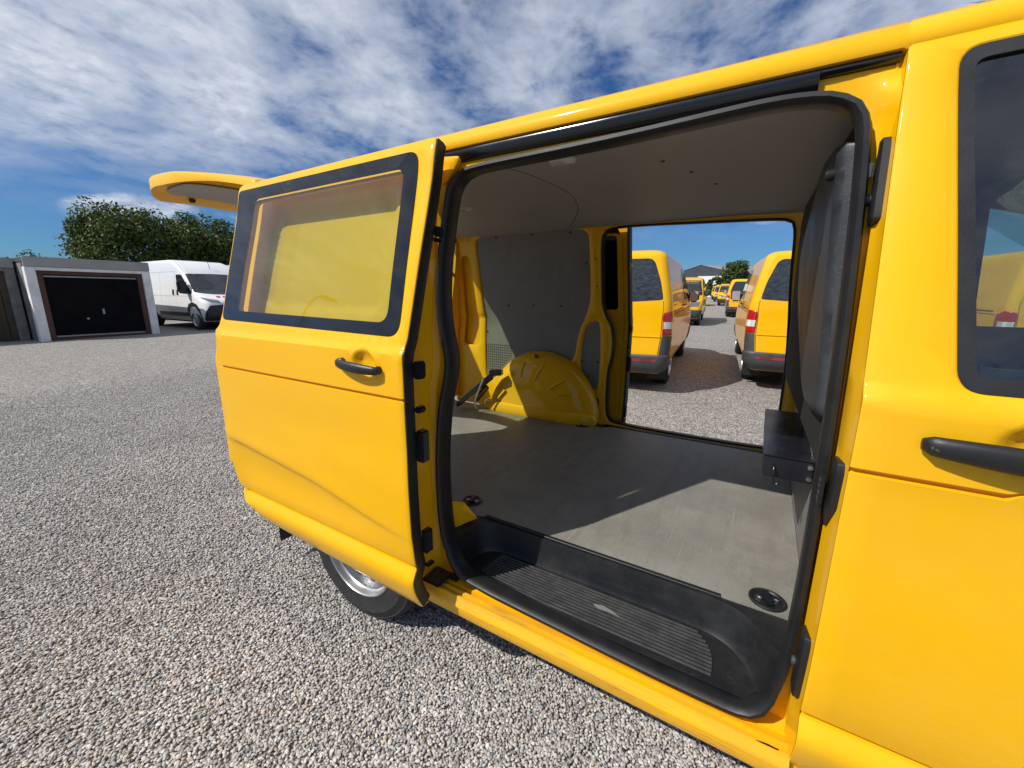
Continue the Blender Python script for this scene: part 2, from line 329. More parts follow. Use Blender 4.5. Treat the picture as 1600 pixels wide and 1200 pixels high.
def panel(name, outline, holes, fmap, mat, parent=None, res=.05, thick=.0, lip=.0, rows=(), cols=(), extra=(), angle=35, smooth=True):
    """flat outline with holes, triangulated on a grid and mapped to 3-D by fmap(u, v, inward offset)"""
    bres = min(res, .02) if lip else res
    def cutrows(lp):
        out = []
        for i in range(len(lp)):
            a, b = np.array(lp[i], float), np.array(lp[(i+1) % len(lp)], float); out.append(tuple(a)); d = b[1]-a[1]
            if abs(d) > 1e-6:
                for t in sorted((r_-a[1])/d for r_ in rows if 1e-3 < (r_-a[1])/d < .999): out.append(tuple(a+(b-a)*t))
        return out
    loops = [cutrows(densify(outline, bres))]+[cutrows(densify(h, bres)) for h in holes]
    for i, lp in enumerate(loops):
        if (area(lp) > 0) != (i == 0): loops[i] = lp[::-1]
    allp, edges, ringpts = [], [], []
    for lp in loops:
        s = len(allp); n = len(lp); allp += lp; edges += [(s+k, s+(k+1) % n) for k in range(n)]
        if lip:
            q = np.asarray(lp); t = np.roll(q, -1, 0)-np.roll(q, 1, 0); t /= np.maximum(np.linalg.norm(t, axis=1), 1e-9)[:, None]
            ringpts += [tuple(z) for z in q+np.stack([-t[:, 1], t[:, 0]], 1)*lip*1.6]
    nb = len(allp); o = np.asarray(outline)
    us = np.arange(o[:, 0].min(), o[:, 0].max(), res); vs = np.arange(o[:, 1].min(), o[:, 1].max(), res)
    us = np.unique(np.concatenate([us, np.asarray(cols, float)])) if len(cols) else us
    if len(rows):
        rr = np.asarray(rows, float); vs = np.concatenate([vs[np.min(np.abs(vs[:, None]-rr[None]), 1) > res*.3], rr])
    G = [(u, v) for u in us for v in vs]+list(extra)
    G = np.asarray(G) if G else np.zeros((0, 2))
    def keep(G, mn):
        if not len(G): return G
        k = inside(G, loops[0])
        for h in loops[1:]: k &= ~inside(G, h)
        G = G[k]
        if not len(G): return G
        d = np.min([segdist(G, l) for l in loops], axis=0); return G[d > mn]
    G = keep(G, max(res*.3, lip*2.6))
    pts = allp+[tuple(g) for g in keep(np.asarray(ringpts), lip*.9)] if lip else list(allp)
    pts = pts+[tuple(g) for g in G]
    vv, ee, ff, ov, oe, of = delaunay_2d_cdt([Vector(p) for p in pts], edges, [], 0, 1e-6)
    V2 = np.array([(v.x, v.y) for v in vv]); bset = set()
    for i, lst in enumerate(ov):
        if any(k < nb for k in lst): bset.add(i)
    F = np.array([f for f in ff if len(f) == 3]); cen = V2[F].mean(1); k = inside(cen, loops[0])
    for h in loops[1:]: k &= ~inside(cen, h)
    F = F[k]
    V = [fmap(u, v, lip if (lip and i in bset) else 0.) for i, (u, v) in enumerate(V2)]; faces = [tuple(int(q) for q in f) for f in F]
    if thick:
        n = len(V); cnt = {}
        for f in faces:
            for a, b in ((f[0], f[1]), (f[1], f[2]), (f[2], f[0])): cnt[(a, b)] = 1
        V += [fmap(u, v, thick) for (u, v) in V2]
        faces = faces+[(f[0]+n, f[2]+n, f[1]+n) for f in faces]+[(b, a, a+n, b+n) for (a, b) in cnt if (b, a) not in cnt]
    return pyd(name, V, faces, mat, parent, smooth, angle)
def sweep(name, path, prof, mat, parent=None, closed=True, B=(0, 1, 0), angle=50):
    """profile (n, b) carried along a path; n lies across the path, b along B"""
    P = [Vector(p) for p in path]; n = len(P); V = []; F = []; Bv = Vector(B); m = len(prof)
    for i in range(n):
        t = (P[(i+1) % n]-P[i-1]) if closed else (P[min(i+1, n-1)]-P[max(i-1, 0)])
        t.normalize(); nn = t.cross(Bv).normalized(); bb = nn.cross(t).normalized()
        for a, b in prof: V.append(P[i]+nn*a+bb*b)
    for i in range(n if closed else n-1):
        for j in range(m):
            a, b = i*m+j, i*m+(j+1) % m; c, d = ((i+1) % n)*m+(j+1) % m, ((i+1) % n)*m+j; F.append((a, b, c, d))
    if not closed: F += [tuple(range(m))[::-1], tuple((n-1)*m+j for j in range(m))]
    return pyd(name, V, F, mat, parent, True, angle)
def ring(r, n=8, sx=1, sy=1): return [(r*sx*math.cos(2*math.pi*i/n), r*sy*math.sin(2*math.pi*i/n)) for i in range(n)]
def tube(name, path, r, mat, parent=None, n=8):
    P = [Vector(p) for p in path]; d = (P[-1]-P[0]).normalized(); B = Vector((0, 0, 1)) if abs(d.z) < .8 else Vector((0, 1, 0)); return sweep(name, path, ring(r, n), mat, parent, False, B)
def lathe_bm(bm, prof, origin, axis='Y', n=32, close=True, sgn=1):
    rows = []
    for r, h in prof:
        row = []
        for i in range(n):
            a = 2*math.pi*i/n; c, s = r*math.cos(a), r*math.sin(a)
            if axis == 'Y': p = (origin[0]+c, origin[1]+h*sgn, origin[2]+s)
            elif axis == 'X': p = (origin[0]+h*sgn, origin[1]+c, origin[2]+s)
            else: p = (origin[0]+c, origin[1]+s, origin[2]+h*sgn)
            row.append(bm.verts.new(p))
        rows.append(row)
    for a, b in zip(rows, rows[1:]):
        for i in range(n): bm.faces.new((a[i], a[(i+1) % n], b[(i+1) % n], b[i]))
    if close:
        bm.faces.new(rows[0]); bm.faces.new(rows[-1][::-1])
def lathe(name, prof, origin, mat, parent=None, axis='Y', n=32, sgn=1, close=True, angle=35):
    bm = bmesh.new(); lathe_bm(bm, prof, origin, axis, n, close, sgn); bmesh.ops.recalc_face_normals(bm, faces=bm.faces); return link(name, bm, mat, parent, angle=angle)
def catmull(xs, ys):
    xs = np.asarray(xs, float); ys = np.asarray(ys, float); d = np.gradient(ys, xs)
    def f(x):
        x = min(max(x, xs[0]), xs[-1]); i = min(max(int(np.searchsorted(xs, x))-1, 0), len(xs)-2); h = xs[i+1]-xs[i]; t = (x-xs[i])/h
        return float((2*t**3-3*t*t+1)*ys[i]+(t**3-2*t*t+t)*h*d[i]+(-2*t**3+3*t*t)*ys[i+1]+(t**3-t*t)*h*d[i+1])
    return f
def sstep(a, b, x): t = min(max((x-a)/(b-a), 0), 1); return t*t*(3-2*t)
def copy_tree(o, parent=None):
    c = o.copy(); C.objects.link(c); c.parent = parent
    for ch in o.children: copy_tree(ch, c)
    return c

# ------------------------------------------------------------------ ground
def build_ground():
    bm = bmesh.new(); S = 400
    vs = [bm.verts.new(p) for p in ((-S, -S, -S*SLOPE), (S, -S, -S*SLOPE), (S, S, S*SLOPE), (-S, S, S*SLOPE))]; bm.faces.new(vs)
    tag(link('gravel_yard', bm, 'gravel_ground', None, False), kind='structure')
    # loose stones near the camera, instanced
    me = bpy.data.meshes.new('gravel_stones'); P = [(2.15, -1.25), (2.15, .75), (-.2, 1.2), (-2.5, 2.6), (-7.5, 3.0), (-7.5, -.45), (-1.2, -1.3)]
    me.from_pydata([(x, y, .001+SLOPE*y) for x, y in P], [], [tuple(range(len(P)-1, -1, -1))][:1]); me.update()
    if me.polygons[0].normal.z < 0: me.flip_normals()
    ob = bpy.data.objects.new('gravel_stones', me); C.objects.link(ob); me.materials.append(MATS['pebble'])
    tag(ob, 'loose grey and beige pebbles covering the yard beside the van', 'gravel', kind='stuff')
    ng = bpy.data.node_groups.new('pebbles', 'GeometryNodeTree'); ng.interface.new_socket('Geometry', in_out='INPUT', socket_type='NodeSocketGeometry'); ng.interface.new_socket('Geometry', in_out='OUTPUT', socket_type='NodeSocketGeometry')
    N, L = ng.nodes, ng.links; gi = N.new('NodeGroupInput'); go = N.new('NodeGroupOutput')
    join = N.new('GeometryNodeJoinGeometry'); g2i = N.new('GeometryNodeGeometryToInstance')
    for k in range(6):
        ico = N.new('GeometryNodeMeshIcoSphere'); ico.inputs['Radius'].default_value = 1; ico.inputs['Subdivisions'].default_value = 3 if k < 2 else 2
        sp = N.new('GeometryNodeSetPosition'); nz = N.new('ShaderNodeTexNoise'); nz.noise_dimensions = '4D'; nz.inputs['W'].default_value = k*3.7+1; nz.inputs['Scale'].default_value = .75; nz.inputs['Detail'].default_value = 1.5
        sb = N.new('ShaderNodeVectorMath'); sb.operation = 'SUBTRACT'; sb.inputs[1].default_value = (.5, .5, .5); L.new(nz.outputs['Color'], sb.inputs[0])
        sl = N.new('ShaderNodeVectorMath'); sl.operation = 'SCALE'; sl.inputs['Scale'].default_value = 1.3; L.new(sb.outputs[0], sl.inputs[0])
        L.new(ico.outputs['Mesh'], sp.inputs['Geometry']); L.new(sl.outputs[0], sp.inputs['Offset'])
        tr = N.new('GeometryNodeTransform'); s_ = [(1.15, .8, .62), (1, .85, .7), (1.25, .75, .55), (.95, .9, .6), (1.1, .7, .7), (1, 1, .55)][k]; tr.inputs['Scale'].default_value = s_
        sm = N.new('GeometryNodeSetShadeSmooth'); sm.inputs['Shade Smooth'].default_value = k < 4; mt = N.new('GeometryNodeSetMaterial'); mt.inputs['Material'].default_value = MATS['pebble']
        L.new(sp.outputs[0], tr.inputs[0]); L.new(tr.outputs[0], sm.inputs['Geometry']); L.new(sm.outputs[0], mt.inputs['Geometry']); g1 = N.new('GeometryNodeGeometryToInstance'); L.new(mt.outputs[0], g1.inputs[0]); L.new(g1.outputs[0], join.inputs[0])
    out = N.new('GeometryNodeJoinGeometry')
    for seed, dens, dmin, z, smin, smax in ((3, 24000, .0062, .0036, .0038, .0066), (9, 5200, .008, .0066, .0040, .0078)):
        dp = N.new('GeometryNodeDistributePointsOnFaces'); dp.distribute_method = 'POISSON'; dp.inputs['Distance Min'].default_value = dmin; dp.inputs['Density Max'].default_value = dens; dp.inputs['Seed'].default_value = seed
        L.new(gi.outputs[0], dp.inputs['Mesh'])
        ps = N.new('GeometryNodeInputPosition'); sx = N.new('ShaderNodeSeparateXYZ'); L.new(ps.outputs[0], sx.inputs[0]); mrg = N.new('ShaderNodeMapRange'); mrg.inputs[1].default_value = -7.3; mrg.inputs[2].default_value = -2.8; L.new(sx.outputs[0], mrg.inputs[0]); L.new(mrg.outputs[0], dp.inputs['Density Factor'])
        tp = N.new('GeometryNodeSetPosition'); tp.inputs['Offset'].default_value = (0, 0, z); L.new(dp.outputs['Points'], tp.inputs['Geometry'])
        ip = N.new('GeometryNodeInstanceOnPoints'); ip.inputs['Pick Instance'].default_value = True; L.new(tp.outputs[0], ip.inputs['Points']); L.new(join.outputs[0], ip.inputs['Instance'])
        rv = N.new('FunctionNodeRandomValue'); rv.data_type = 'FLOAT_VECTOR'; rv.inputs[0].default_value = (-.45, -.45, 0); rv.inputs[1].default_value = (.45, .45, 6.283); rv.inputs['Seed'].default_value = seed
        L.new(rv.outputs[0], ip.inputs['Rotation'])
        rs = N.new('FunctionNodeRandomValue'); rs.data_type = 'FLOAT'; rs.inputs[2].default_value = smin; rs.inputs[3].default_value = smax; rs.inputs['Seed'].default_value = seed+1
        L.new(rs.outputs[1], ip.inputs['Scale'])
        ri = N.new('FunctionNodeRandomValue'); ri.data_type = 'INT'; ri.inputs[4].default_value = 0; ri.inputs[5].default_value = 5; ri.inputs['Seed'].default_value = seed+2
        L.new(ri.outputs[2], ip.inputs['Instance Index']); L.new(ip.outputs[0], out.inputs[0])
    L.new(out.outputs[0], go.inputs[0])
    md = ob.modifiers.new('pebbles', 'NODES'); md.node_group = ng
build_ground()

# ------------------------------------------------------------------ the open van
ZT = [.30, .345, .40, .44, .47, .50, .516, .53, .60, .75, 1.0, 1.10, 1.20, 1.238, 1.258, 1.275, 1.5, 1.75, 1.866, 1.90]
YT = [.06, .045, .018, .004, .0, .012, .02, .016, .006, 0, 0, 0, .001, .0025, .0185, .0235, .085, .155, .1835, .20]
_ys = catmull(ZT, YT)
def ys(z): return _ys(z)
def ysl(z): return .115+.085*min(max((z-1.05)/.75, 0), 1)
WID = 1.90
ROWS = [.44, .47, .485, .50, .5085, .5115, .5145, .5215, .5245, .53, 1.088, 1.0915, 1.0945, 1.1015, 1.1045, 1.108, 1.21, 1.235, 1.25, 1.262, 1.275, 1.29]
def groove(z, z0, w, d): return d*(1-sstep(w*.5, w*.95, abs(z-z0)))
def vgap(z): return groove(z, 1.098, .007, .014)+groove(z, .518, .007, .011)
def dish(x, z, cx, cz, rx, rz, d):
    q = math.hypot((x-cx)/rx, (z-cz)/rz); return d*(1-sstep(.45, 1.0, q))
def dishpts(cx, cz, rx, rz): return [(cx+rx*k*math.cos(a), cz+rz*k*math.sin(a)) for k in (.15, .3, .45, .6, .75, .88, .98, 1.08) for a in np.linspace(0, 2*math.pi, 26)[:-1]]
SEAL_O = [(0.739, 1.721), (0.758, 1.763), (0.793, 1.797), (0.888, 1.812), (1.145, 1.815), (1.354, 1.819), (1.5, 1.824), (1.627, 1.828), (1.707, 1.822), (1.751, 1.811), (1.789, 1.789), (1.805, 1.762), (1.813, 1.731), (1.824, 1.556), (1.832, 1.302), (1.832, 1.1), (1.836, 0.796), (1.831, 0.567), (1.819, 0.476), (1.803, 0.425), (1.771, 0.398), (1.728, 0.390), (1.482, 0.390), (1.168, 0.400), (0.88, 0.412), (0.815, 0.428), (0.771, 0.468), (0.739, 0.543), (0.731, 0.823), (0.751, 1.019), (0.776, 1.134), (0.78, 1.199), (0.742, 1.305), (0.726, 1.39), (0.723, 1.538)]
SEAL_I = [(0.775, 1.739), (0.789, 1.767), (0.832, 1.787), (0.935, 1.785), (1.16, 1.786), (1.353, 1.791), (1.501, 1.797), (1.63, 1.803), (1.711, 1.799), (1.749, 1.791), (1.778, 1.771), (1.786, 1.751), (1.792, 1.726), (1.8, 1.559), (1.807, 1.299), (1.809, 1.092), (1.810, 0.778), (1.806, 0.575), (1.795, 0.505), (1.779, 0.462), (1.745, 0.432), (1.694, 0.424), (1.476, 0.426), (1.165, 0.442), (0.90, 0.452), (0.83, 0.470), (0.790, 0.512), (0.766, 0.605), (0.759, 0.826), (0.776, 0.997), (0.799, 1.122), (0.804, 1.2), (0.772, 1.284), (0.751, 1.391), (0.75, 1.538)]
def smoothloop(P, n=170):
    P = np.asarray(P, float)
    for _ in range(2):
        Q = []
        for i in range(len(P)):
            a, b = P[i], P[(i+1) % len(P)]; Q += [a*.75+b*.25, a*.25+b*.75]
        P = np.asarray(Q)
    d = np.r_[0, np.cumsum(np.linalg.norm(np.roll(P, -1, 0)-P, axis=1))]; t = np.linspace(0, d[-1], n+1)[:-1]; X = np.r_[P, P[:1]]
    return [(float(np.interp(k, d, X[:, 0])), float(np.interp(k, d, X[:, 1]))) for k in t]
SEAL = smoothloop([((a[0]+b[0])/2, (a[1]+b[1])/2) for a, b in zip(SEAL_O, SEAL_I)])

van = empty('delivery_van', label='yellow delivery van in the foreground with side door and tailgate open', cat='van')

def skin(side, dy=0., dx=0., feat=None):
    def f(u, v, off):
        y = ys(v)+(feat(u, v) if feat else 0)+off+dy
        return Vector((u+dx, y if side > 0 else WID-y, v))
    return f

def sliding_door(side, dy, dx, detail):
    door_out = rpoly([(.782, 1.871), (.782, .345), (.376, .368), (-.16, .405), (-.345, .50), (-.372, .75), (-.345, 1.12), (-.335, 1.285), (-.352, 1.869)], [.02, .012, .3, .15, .12, .3, .1, .05, .03], 5)
    win = rpoly([(.722, 1.840), (.748, 1.285), (-.322, 1.300), (-.338, 1.842)], [.045, .05, .03, .02], 6)
    clear = rpoly([(.664, 1.795), (.690, 1.325), (-.215, 1.338), (-.205, 1.795)], [.035, .045, .03, .03], 6)
    crease = lambda x: .775-.10*(x+.35)-.03*sstep(.2, .7, x)
    def feat(x, z):
        d = vgap(z)
        if detail: d += dish(x, z, .612, 1.192, .056, .060, .020)
        if .53 < z < 1.0:    # long shallow crease from a knock
            zc = crease(x); d += (.013*sstep(.0, .022, zc-z)+.006*sstep(.0, .09, zc-z))*sstep(.515, .64, z)*sstep(-.38, -.22, x)*(1-.85*sstep(.40, .78, x)) - .004*math.exp(-((z-zc-.02)/.03)**2)*(1-sstep(.3, .78, x)) + .004*math.exp(-((z-.93)/.06)**2)*math.sin(3*x+.5)
        return d
    f = skin(side, dy, dx, feat); F = skin(side, dy, dx)
    holewin = rpoly([(.718, 1.836), (.744, 1.289), (-.316, 1.304), (-.333, 1.838)], [.045, .05, .03, .02], 6)
    ex = dishpts(.612, 1.192, .056, .060)+[(x_, crease(x_)+q_) for x_ in np.linspace(-.33, .76, 44) for q_ in (.03, .012, .0, -.007, -.014, -.022, -.036)] if detail else []
    d = panel('sliding_door', door_out, [holewin], f, 'yellow_paint', van, .045 if detail else .08, .030, .003, ROWS, extra=ex)
    frame = panel('window_border', win, [clear] if detail else [], lambda u, v, o: F(u, v, o-.002), 'frit', d, .05, .006)
    if detail: panel('window_pane', clear, [], lambda u, v, o: F(u, v, o-.0015), 'door_glass', d, .08, .0)
    # rubber along the leading edge, with the inner frame behind it
    path = [F(.785, z, .010) for z in np.linspace(.362, 1.862, 40)]
    sg = 1 if side > 0 else -1
    bm_prof = [(.004, -.009), (.006, .014), (.0, .034), (-.014, .038), (-.016, .0)]
    sweep('edge_seal', [p for p in path], [(-a, b*sg) for a, b in bm_prof], 'black_rubber', d, False)
    inner = rpoly([(.74, 1.80), (.74, .40), (-.10, .44), (-.29, .60), (-.29, 1.80)], .05)
    panel('inner_frame', inner, [rpoly([(.705, 1.79), (.705, 1.315), (-.265, 1.325), (-.265, 1.79)], .03)], lambda u, v, o: F(u, v, o+.032), 'yellow_paint', d, .1, .018)
    for zz, w, h in ((1.60, .012, .030), (1.575, .012, .012), (1.185, .022, .055), (1.06, .018, .020), (.94, .026, .105), (.60, .020, .085), (.505, .016, .012)):
        y = ys(zz)+dy+.045; x = .784+dx
        box('latch', x-.006, x+w, (y if side > 0 else WID-y-.035), (y+.035 if side > 0 else WID-y), zz-h/2, zz+h/2, 'black_metal', d, .005)
    return d
def door_handle(parent, x0, x1, z, y, t=.020, key=True):
    """pull handle bowed away from the door, keyed boss at the rear end"""
    n = 22; V = []; prof = ring(1, 12)
    P = []
    for i in range(n+1):
        s = i/n; x = x0+(x1-x0)*s; bow = (.016 if not key else .022)*math.sin(math.pi*min(1, s*1.0))**.5; r = t*(.72+.28*math.sin(math.pi*s)) if 0 < s < 1 else t*.45
        P.append((x, y-.012-bow, z-.010*(s-.5), r))
    V = []; F = []
    for (x, yy, zz, r) in P:
        for a, b in prof: V.append((x, yy+a*r*.50, zz+b*r*.82))
    m = 12
    for i in range(n):
        for j in range(m): F.append((i*m+j, i*m+(j+1) % m, (i+1)*m+(j+1) % m, (i+1)*m+j))
    F += [tuple(range(m)), tuple(n*m+j for j in range(m))]
    h = pyd('handle', V, F, 'black_plastic', parent, True, 60)
    if key: lathe('keyhole', [(t*.85, .004), (t*.85, -.016), (t*.6, -.021), (.0, -.021)], (x0+.016, y, z+.003), 'black_plastic', parent, 'Y', 20)
    if key: lathe('lock_barrel', [(.0075, -.0205), (.0075, -.0225), (.0, -.0225)], (x0+.016, y, z+.003), 'steel', parent, 'Y', 16)
    for x in (x1-.012,): box('mount', x-.012, x+.008, y-.014, y+.004, z-.014, z+.008, 'black_plastic', parent, .004)
    return h
dn = sliding_door(1, -.0907, 0., True)
door_handle(dn, .497, .700, 1.187, ys(1.187)-.0907+.002, .021)
dfar = sliding_door(-1, -.085, .10, False)

# front door and its window
def front_door(side, detail):
    def feat(x, z):
        d = vgap(z)
        if detail: d += dish(x, z, 2.095, 1.176, .085, .056, .024)
        if detail and .55 < z < 1.09: d += .0035*math.exp(-((x-1.99)/.16)**2-((z-.97)/.10)**2) - .002*math.exp(-((x-2.02)/.05)**2-((z-1.03)/.03)**2)
        return d
    out = rpoly([(1.845, 1.872), (1.845, .345), (2.78, .345), (2.80, .75), (2.92, 1.15), (2.86, 1.27), (2.36, 1.872)], [.012, .01, .05, .2, .1, .05, .05], 4)
    wl = rpoly([(1.913, 1.838), (1.966, 1.260), (2.80, 1.262), (2.33, 1.840)], [.035, .035, .05, .08], 6)
    wc = rpoly([(1.934, 1.815), (1.986, 1.284), (2.755, 1.284), (2.32, 1.818)], [.02, .015, .03, .07], 6)
    if side < 0:
        out = rpoly([(1.845, 1.872), (1.845, .345), (2.78, .345), (2.80, .75), (2.92, 1.15), (2.90, 1.27), (2.72, 1.872)], [.012, .01, .05, .2, .1, .05, .05], 4)
        wl = rpoly([(1.913, 1.838), (1.966, 1.260), (2.85, 1.262), (2.67, 1.840)], [.035, .035, .05, .08], 6)
        wc = rpoly([(1.934, 1.815), (1.986, 1.284), (2.82, 1.284), (2.65, 1.818)], [.02, .015, .03, .07], 6)
    F = skin(side)
    d = panel('front_door', out, [wl], skin(side, 0, 0, feat), 'yellow_paint', van, .05, .03, .0025, ROWS, extra=dishpts(2.095, 1.176, .085, .056) if detail else ())
    panel('window_frame', wl, [wc], lambda u, v, o: F(u, v, o-.001), 'black_rubber', d, .03, .02, 0)
    panel('window_pane', wc, [], lambda u, v, o: F(u, v, o+.006), 'cab_glass', d, .09)
    # dark trim inside
    tr = rpoly([(1.87, 1.84), (1.87, .42), (2.74, .42), (2.84, 1.2), (2.34 if side > 0 else 2.74, 1.84)], .04)
    hole = wc if side > 0 else rpoly([(2.425, 1.785), (2.50, 1.285), (2.80, 1.285), (2.72, 1.60), (2.60, 1.735)], [.01, .01, .02, .1, .1], 6)
    if side > 0: hole = rpoly([(1.945, 1.80), (1.994, 1.295), (2.735, 1.295), (2.315, 1.80)], .03)
    panel('trim', tr, [hole], lambda u, v, o: F(u, v, o+.035), 'black_plastic', d, .1, .03)
    return d
fd = front_door(1, True); door_handle(fd, 1.930, 2.185, 1.166, ys(1.166)+.002, .027, False)
bm = bmesh.new(); bmesh.ops.create_uvsphere(bm, u_segments=20, v_segments=10, radius=1)
for v_ in bm.verts: v_.co = Vector((1.972+v_.co.x*.034, ys(1.168)-.0235+v_.co.y*.006, 1.1685+v_.co.z*.0125-v_.co.x*.0012))
link('lock_cover', bm, 'grey_plastic', fd)
front_door(-1, False)

# rear quarter panel with a pressed blank where a window could be
def quarter(side):
    def feat(x, z):
        dx_ = max(-.17-x, x-.56); dz_ = max(1.335-z, z-1.785); q = max(dx_, dz_); cx = max(dx_+.06, 0); cz = max(dz_+.06, 0)
        if cx > 0 and cz > 0: q = math.hypot(cx, cz)-.06
        return vgap(z)+.014*(1-sstep(-.030, .0, q))
    arch = [(.29+.40*math.cos(a), .33+.40*math.sin(a)) for a in np.linspace(R(8), R(172), 22)]
    out = [(.70, 1.868), (.70, .385)]+arch+[(-.36, .43), (-.46, .60), (-.55, .9), (-.57, 1.1), (-.44, 1.868)]
    ex = [p for r_ in (.0, .008, .016, .024, .032) for p in densify(rrect(-.17+r_, .56-r_, 1.335+r_, 1.785-r_, .06), .03)]
    return panel('quarter_panel', out, [], skin(side, 0, 0, feat), 'yellow_paint', van, .05, .004, 0, ROWS, extra=ex if side > 0 else ())
quarter(1); quarter(-1)

# roof
def roof():
    half = [(.2060, 1.861), (.1840, 1.864), (.1805, 1.872), (.1830, 1.890), (.192, 1.905), (.212, 1.919), (.25, 1.931), (.32, 1.943), (.44, 1.955), (.65, 1.966), (.95, 1.970)]
    sec = half+[(WID-y, z) for y, z in half[::-1][1:]]; V = []; F = []; n = len(sec)
    xs = [-.50, -.49, -.46, -.4, 0, .5, 1.0, 1.5, 1.838, 1.843, 1.848, 2.0, 2.2, 2.36, 2.5, 2.62]
    for x in xs:
        dz = -.05*sstep(2.1, 2.75, x)-.03*sstep(-.42, -.50, x)+.005*sstep(1.6, .6, x)-.0
        gv = -.004 if abs(x-1.843) < .001 else 0
        for i, (y, z) in enumerate(sec): V.append((x, y, z+dz*(0 if z < 1.89 else (z-1.89)/.08)+gv))
    for i in range(len(xs)-1):
        for j in range(n-1): a = i*n+j; F.append((a, a+1, a+n+1, a+n))
    return pyd('roof', V, F, 'yellow_paint', van, True, 50)
rf = roof()
def extr_x(name, sec, x0, x1, mat, parent, closed=True, nx=2, angle=30):
    V = []; F = []; n = len(sec); xs = np.linspace(x0, x1, nx)
    for x in xs: V += [(x, y, z) for y, z in sec]
    for i in range(nx-1):
        for j in range(n if closed else n-1): F.append((i*n+j, i*n+(j+1) % n, (i+1)*n+(j+1) % n, (i+1)*n+j))
    if closed: F += [tuple(range(n)), tuple((nx-1)*n+j for j in range(n))[::-1]]
    return pyd(name, V, F, mat, parent, True, angle)
# header over the near opening, with the door's upper rail
extr_x('upper_rail', [(.190, 1.8605), (.186, 1.853), (.189, 1.834), (.203, 1.8235), (.222, 1.827), (.226, 1.8605)], .70, 1.715, 'black_gloss', van, angle=60)
extr_x('upper_rail', [(.190, 1.8603), (.188, 1.853), (.194, 1.847), (.206, 1.845), (.222, 1.848), (.226, 1.8603)], 1.716, 1.838, 'black_gloss', van, angle=60)
extr_x('header_beam', [(.227, 1.862), (.227, 1.838), (.216, 1.826), (.218, 1.815), (.226, 1.815), (.24, 1.862)], .69, 1.86, 'yellow_paint', van)
# flange carrying the seal, side jambs
outl = [(.690, 1.858), (.690, .372), (1.846, .372), (1.846, 1.858)]
SEALA = np.asarray(SEAL)
def flange_map(u, v, o):
    d = float(np.min(np.hypot(SEALA[:, 0]-u, SEALA[:, 1]-v))); q = (u-1.5)*(v-1.6) if (u > 1.5 and v > 1.6) else 0
    return Vector((u, ysl(v)+.004+o-(.055*sstep(.018, .075, d)*(1-sstep(1.76, 1.845, v)) if q > 0 else 0), v))
panel('door_flange', outl, [[(x+.0, max(.376, z-.036*sstep(.50, .42, z))) for x, z in SEAL]], flange_map, 'yellow_paint', van, .022, .012, .0)
def loftz(name, cols, mat, zs, angle=25):
    V = []; F = []; n = len(cols)
    for z in zs: V += [(c[0](z), c[1](z), z) for c in cols]
    for i in range(len(zs)-1):
        for j in range(n-1): a = i*n+j; F.append((a, a+1, a+n+1, a+n))
    return pyd(name, V, F, mat, van, True, angle)
cz = lambda k: (lambda z: k)
wob = lambda z: .012*math.exp(-((z-1.19)/.07)**2)
loftz('rear_jamb', [(cz(.7005), lambda z: ys(z)+.004), (cz(.706), lambda z: ys(z)+.014), (cz(.7075), lambda z: ys(z)+.040), (lambda z: .716+wob(z), lambda z: ys(z)*.5+ysl(z)*.5+.012), (lambda z: .7185+wob(z), lambda z: ysl(z)-.026), (lambda z: .735+wob(z), lambda z: ysl(z)-.012), (lambda z: .742+wob(z), lambda z: ysl(z)+.004)], 'yellow_paint', np.linspace(.372, 1.86, 46))
loftz('front_jamb', [(cz(1.8445), lambda z: ys(z)+.005), (cz(1.8425), lambda z: ys(z)+.022), (cz(1.8395), lambda z: ys(z)+.040), (cz(1.8335), lambda z: (ys(z)+.026)*.4+(ysl(z))*.6), (cz(1.838), lambda z: (ys(z)+.026)*.25+ysl(z)*.75), (cz(1.836), lambda z: ysl(z)+.004)], 'yellow_paint', np.linspace(.372, 1.86, 40))
gus2 = rpoly([(.722, 1.846), (.800, 1.838), (.772, 1.800), (.742, 1.765), (.722, 1.76)], .015, 4)
panel('corner_gusset', gus2, [], lambda u, v, o: Vector((u, ysl(v)-.020+o, v)), 'yellow_paint', van, .03, .02, .003)
seal3 = [(x, ysl(z)-.022*sstep(.50, .42, z), z-.014*sstep(.50, .42, z)) for x, z in SEAL]
sweep('door_seal', seal3, [(-.0120, -.014), (-.0105, -.026), (-.004, -.034), (.005, -.033), (.0085, -.024), (.0085, -.008), (.0120, -.005), (.0135, .004), (.0115, .012), (.0095, .042), (.005, .046), (-.002, .042), (-.011, .018)], 'black_rubber', van, True, (0, 1, 0), 50)
# sill
sill = [(.132, .392), (.110, .384), (.090, .380), (.080, .379), (.078, .346), (.068, .344), (.066, .372), (.064, .3765), (.057, .3765), (.0555, .371), (.053, .358), (.0475, .357), (.0455, .369), (.044, .372), (.038, .372), (.036, .367), (.034, .358), (.028, .350), (.026, .338), (.034, .330), (.036, .300), (.046, .284), (.09, .278), (.132, .30)]
sl = extr_x('door_sill', sill, .66, 1.846, 'scuffed_yellow', van, True, 8)
extr_x('guide_slot_shade', [(.0775, .3470), (.0775, .3600), (.0685, .3570), (.0685, .3455)], .74, 1.79, 'rust_tool', sl)  # brown strip paints shade and grime into the slot so it reads dark
extr_x('dirt_shade_line', [(.0526, .3585), (.0526, .3625), (.0480, .3622), (.0480, .3580)], .74, 1.79, 'rust_tool', sl)  # grime strip, also shade painted into the narrower groove
box('guide_arm', .72, .80, .012, .098, .392, .402, 'black_metal', sl, .003); box('guide_roller', .795, .83, .075, .105, .384, .402, 'black_metal', sl, .004)
